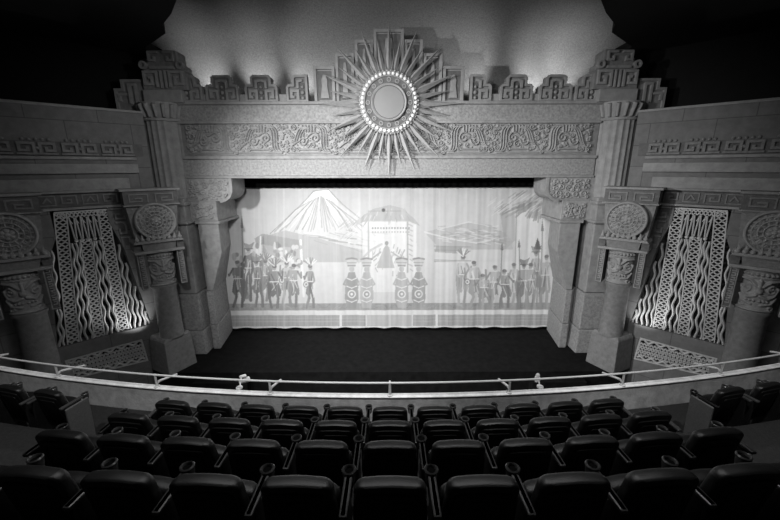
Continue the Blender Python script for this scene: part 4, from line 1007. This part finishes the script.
def arm_parts(t, x):
    b = MB(); b.taper((x - 0.016, x + 0.016, -0.02, 0.24), (x - 0.018, x + 0.018, 0.0, 0.20), 0.0, 0.67)
    b.box(x - 0.03, x + 0.03, -0.02, 0.24, 0.0, 0.02); st = b.build('stand', METALD, t, bevel=0.006)
    b = MB(); b.box(x - 0.024, x + 0.024, -0.05, 0.24, 0.67, 0.70); ar = b.build('armrest', RUBBER, t, bevel=0.01)
    b = MB(); ri, ro = 0.033, 0.043
    b.lathe([(ro - 0.010, 0.62), (ro, 0.70), (ro + 0.002, 0.712), (ro - 0.004, 0.718), (ri, 0.712), (ri - 0.002, 0.64)], 24, c=(x, 0.275)); b.build('cup_holder', RUBBER, ar, smooth=50)
    b = MB(); b.lathe([(ri, 0.690), (ri, 0.700)], 20, c=(x, 0.275)); b.build('cup_well', VELOUR, ar)
def make_seat():
    """origin on the floor under the back; faces +y; back top at SH"""
    t = empty('theatre_seat', (0, 0, 0))
    out = rounded(0.475, 0.43, 0.36, SH, 0.058, bow=0.012)
    m = MB(); pillow(m, out, [(0.0, 0.022), (0.008, 0.008), (0.02, 0.0), (0.055, 0.0), (0.075, 0.008), (0.088, 0.024), (0.094, 0.05)], LEAN, SH - 0.05); m.build('backrest', LEATHER, t, smooth=60)
    o2 = rounded(0.41, 0.365, 0.40, SH - 0.06, 0.04, bow=0.006)
    m = MB(); pillow(m, o2, [(-0.014, 0.022), (-0.006, 0.004), (0.02, 0.0)], LEAN, SH - 0.05); bp = m.build('back_panel', SHELL, t, smooth=30)
    o3 = rounded(0.30, 0.26, 0.46, SH - 0.12, 0.03, bow=0.0)
    m = MB(); v = []
    pts = [(x, z) for x, z in o3]
    m.tube([(x, -0.016 - (z - SH + 0.05) * math.tan(LEAN), z) for x, z in pts], 0.005, 6); m.build('panel_bead', SHELL, bp, smooth=60)
    m = MB(); pillow(m, rounded(0.44, 0.44, 0.24, 0.60, 0.05), [(0.11, 0.03), (0.125, 0.0), (0.19, 0.0), (0.215, 0.03)], R_(-14), 0.3); m.build('seat_cushion', LEATHER, t, smooth=60)
    arm_parts(t, 0.275)
    return t
proto = make_seat()
first = True
rowname = ['front row against the balcony wall', 'second row from the balcony wall', 'third row from the balcony wall', 'nearest row at the bottom']
ordn = {1: 'first', 2: 'second', 3: 'third', 4: 'fourth', 5: 'fifth'}
def end_panel(t, x):
    b = MB(); b.taper((x - 0.014, x + 0.014, -0.02, 0.26), (x - 0.014, x + 0.014, -0.02, 0.28), 0.0, 0.66); b.build('end_panel', ENDP, t, bevel=0.01)
for r in range(4):
    xs_ = [k * 0.552 for k in range(-5, 6)] if r < 3 else [k * 0.548 for k in range(-5, 6)]
    extra = [-5.78, -5.16, -4.54, 4.54, 5.16, 5.78] if r == 0 else []
    for x in xs_ + extra:
        y = arcy(ROWY[r], x)
        if first: s_ = proto; first = False
        else: s_ = copy_tree(proto)
        s_.location = (x, y - 0.03, ROWZ[r] - SH)
        s_.rotation_euler = (0, 0, math.asin(x / RAD) * (1.0 if abs(x) < 4 else 1.3))
        if abs(x) < 4:
            k = int(round(x / 0.55))
            wh = 'centre seat' if k == 0 else '%s seat %s of centre' % (ordn[abs(k)], 'left' if k < 0 else 'right')
            s_['label'] = 'black leather theatre seat, %s in the %s' % (wh, rowname[r].replace('the ', ''))
            s_['group'] = 'theatre seats in the %s' % rowname[r]
        else:
            k = int(round((abs(x) - 4.54) / 0.62)) + 1
            s_['label'] = 'black theatre seat in the %s side block, %s seat from the aisle' % ('left' if x < 0 else 'right', ordn[k])
            s_['group'] = 'side block theatre seats'
        s_['category'] = 'theatre seat'
        if abs(x - xs_[0]) < 1e-6 or abs(x + 5.78) < 1e-6 or abs(x - 4.54) < 1e-6: arm_parts(s_, -0.275)
        if abs(x - 4.54) < 1e-6: end_panel(s_, -0.31)
        if abs(x + 4.54) < 1e-6: end_panel(s_, 0.31)
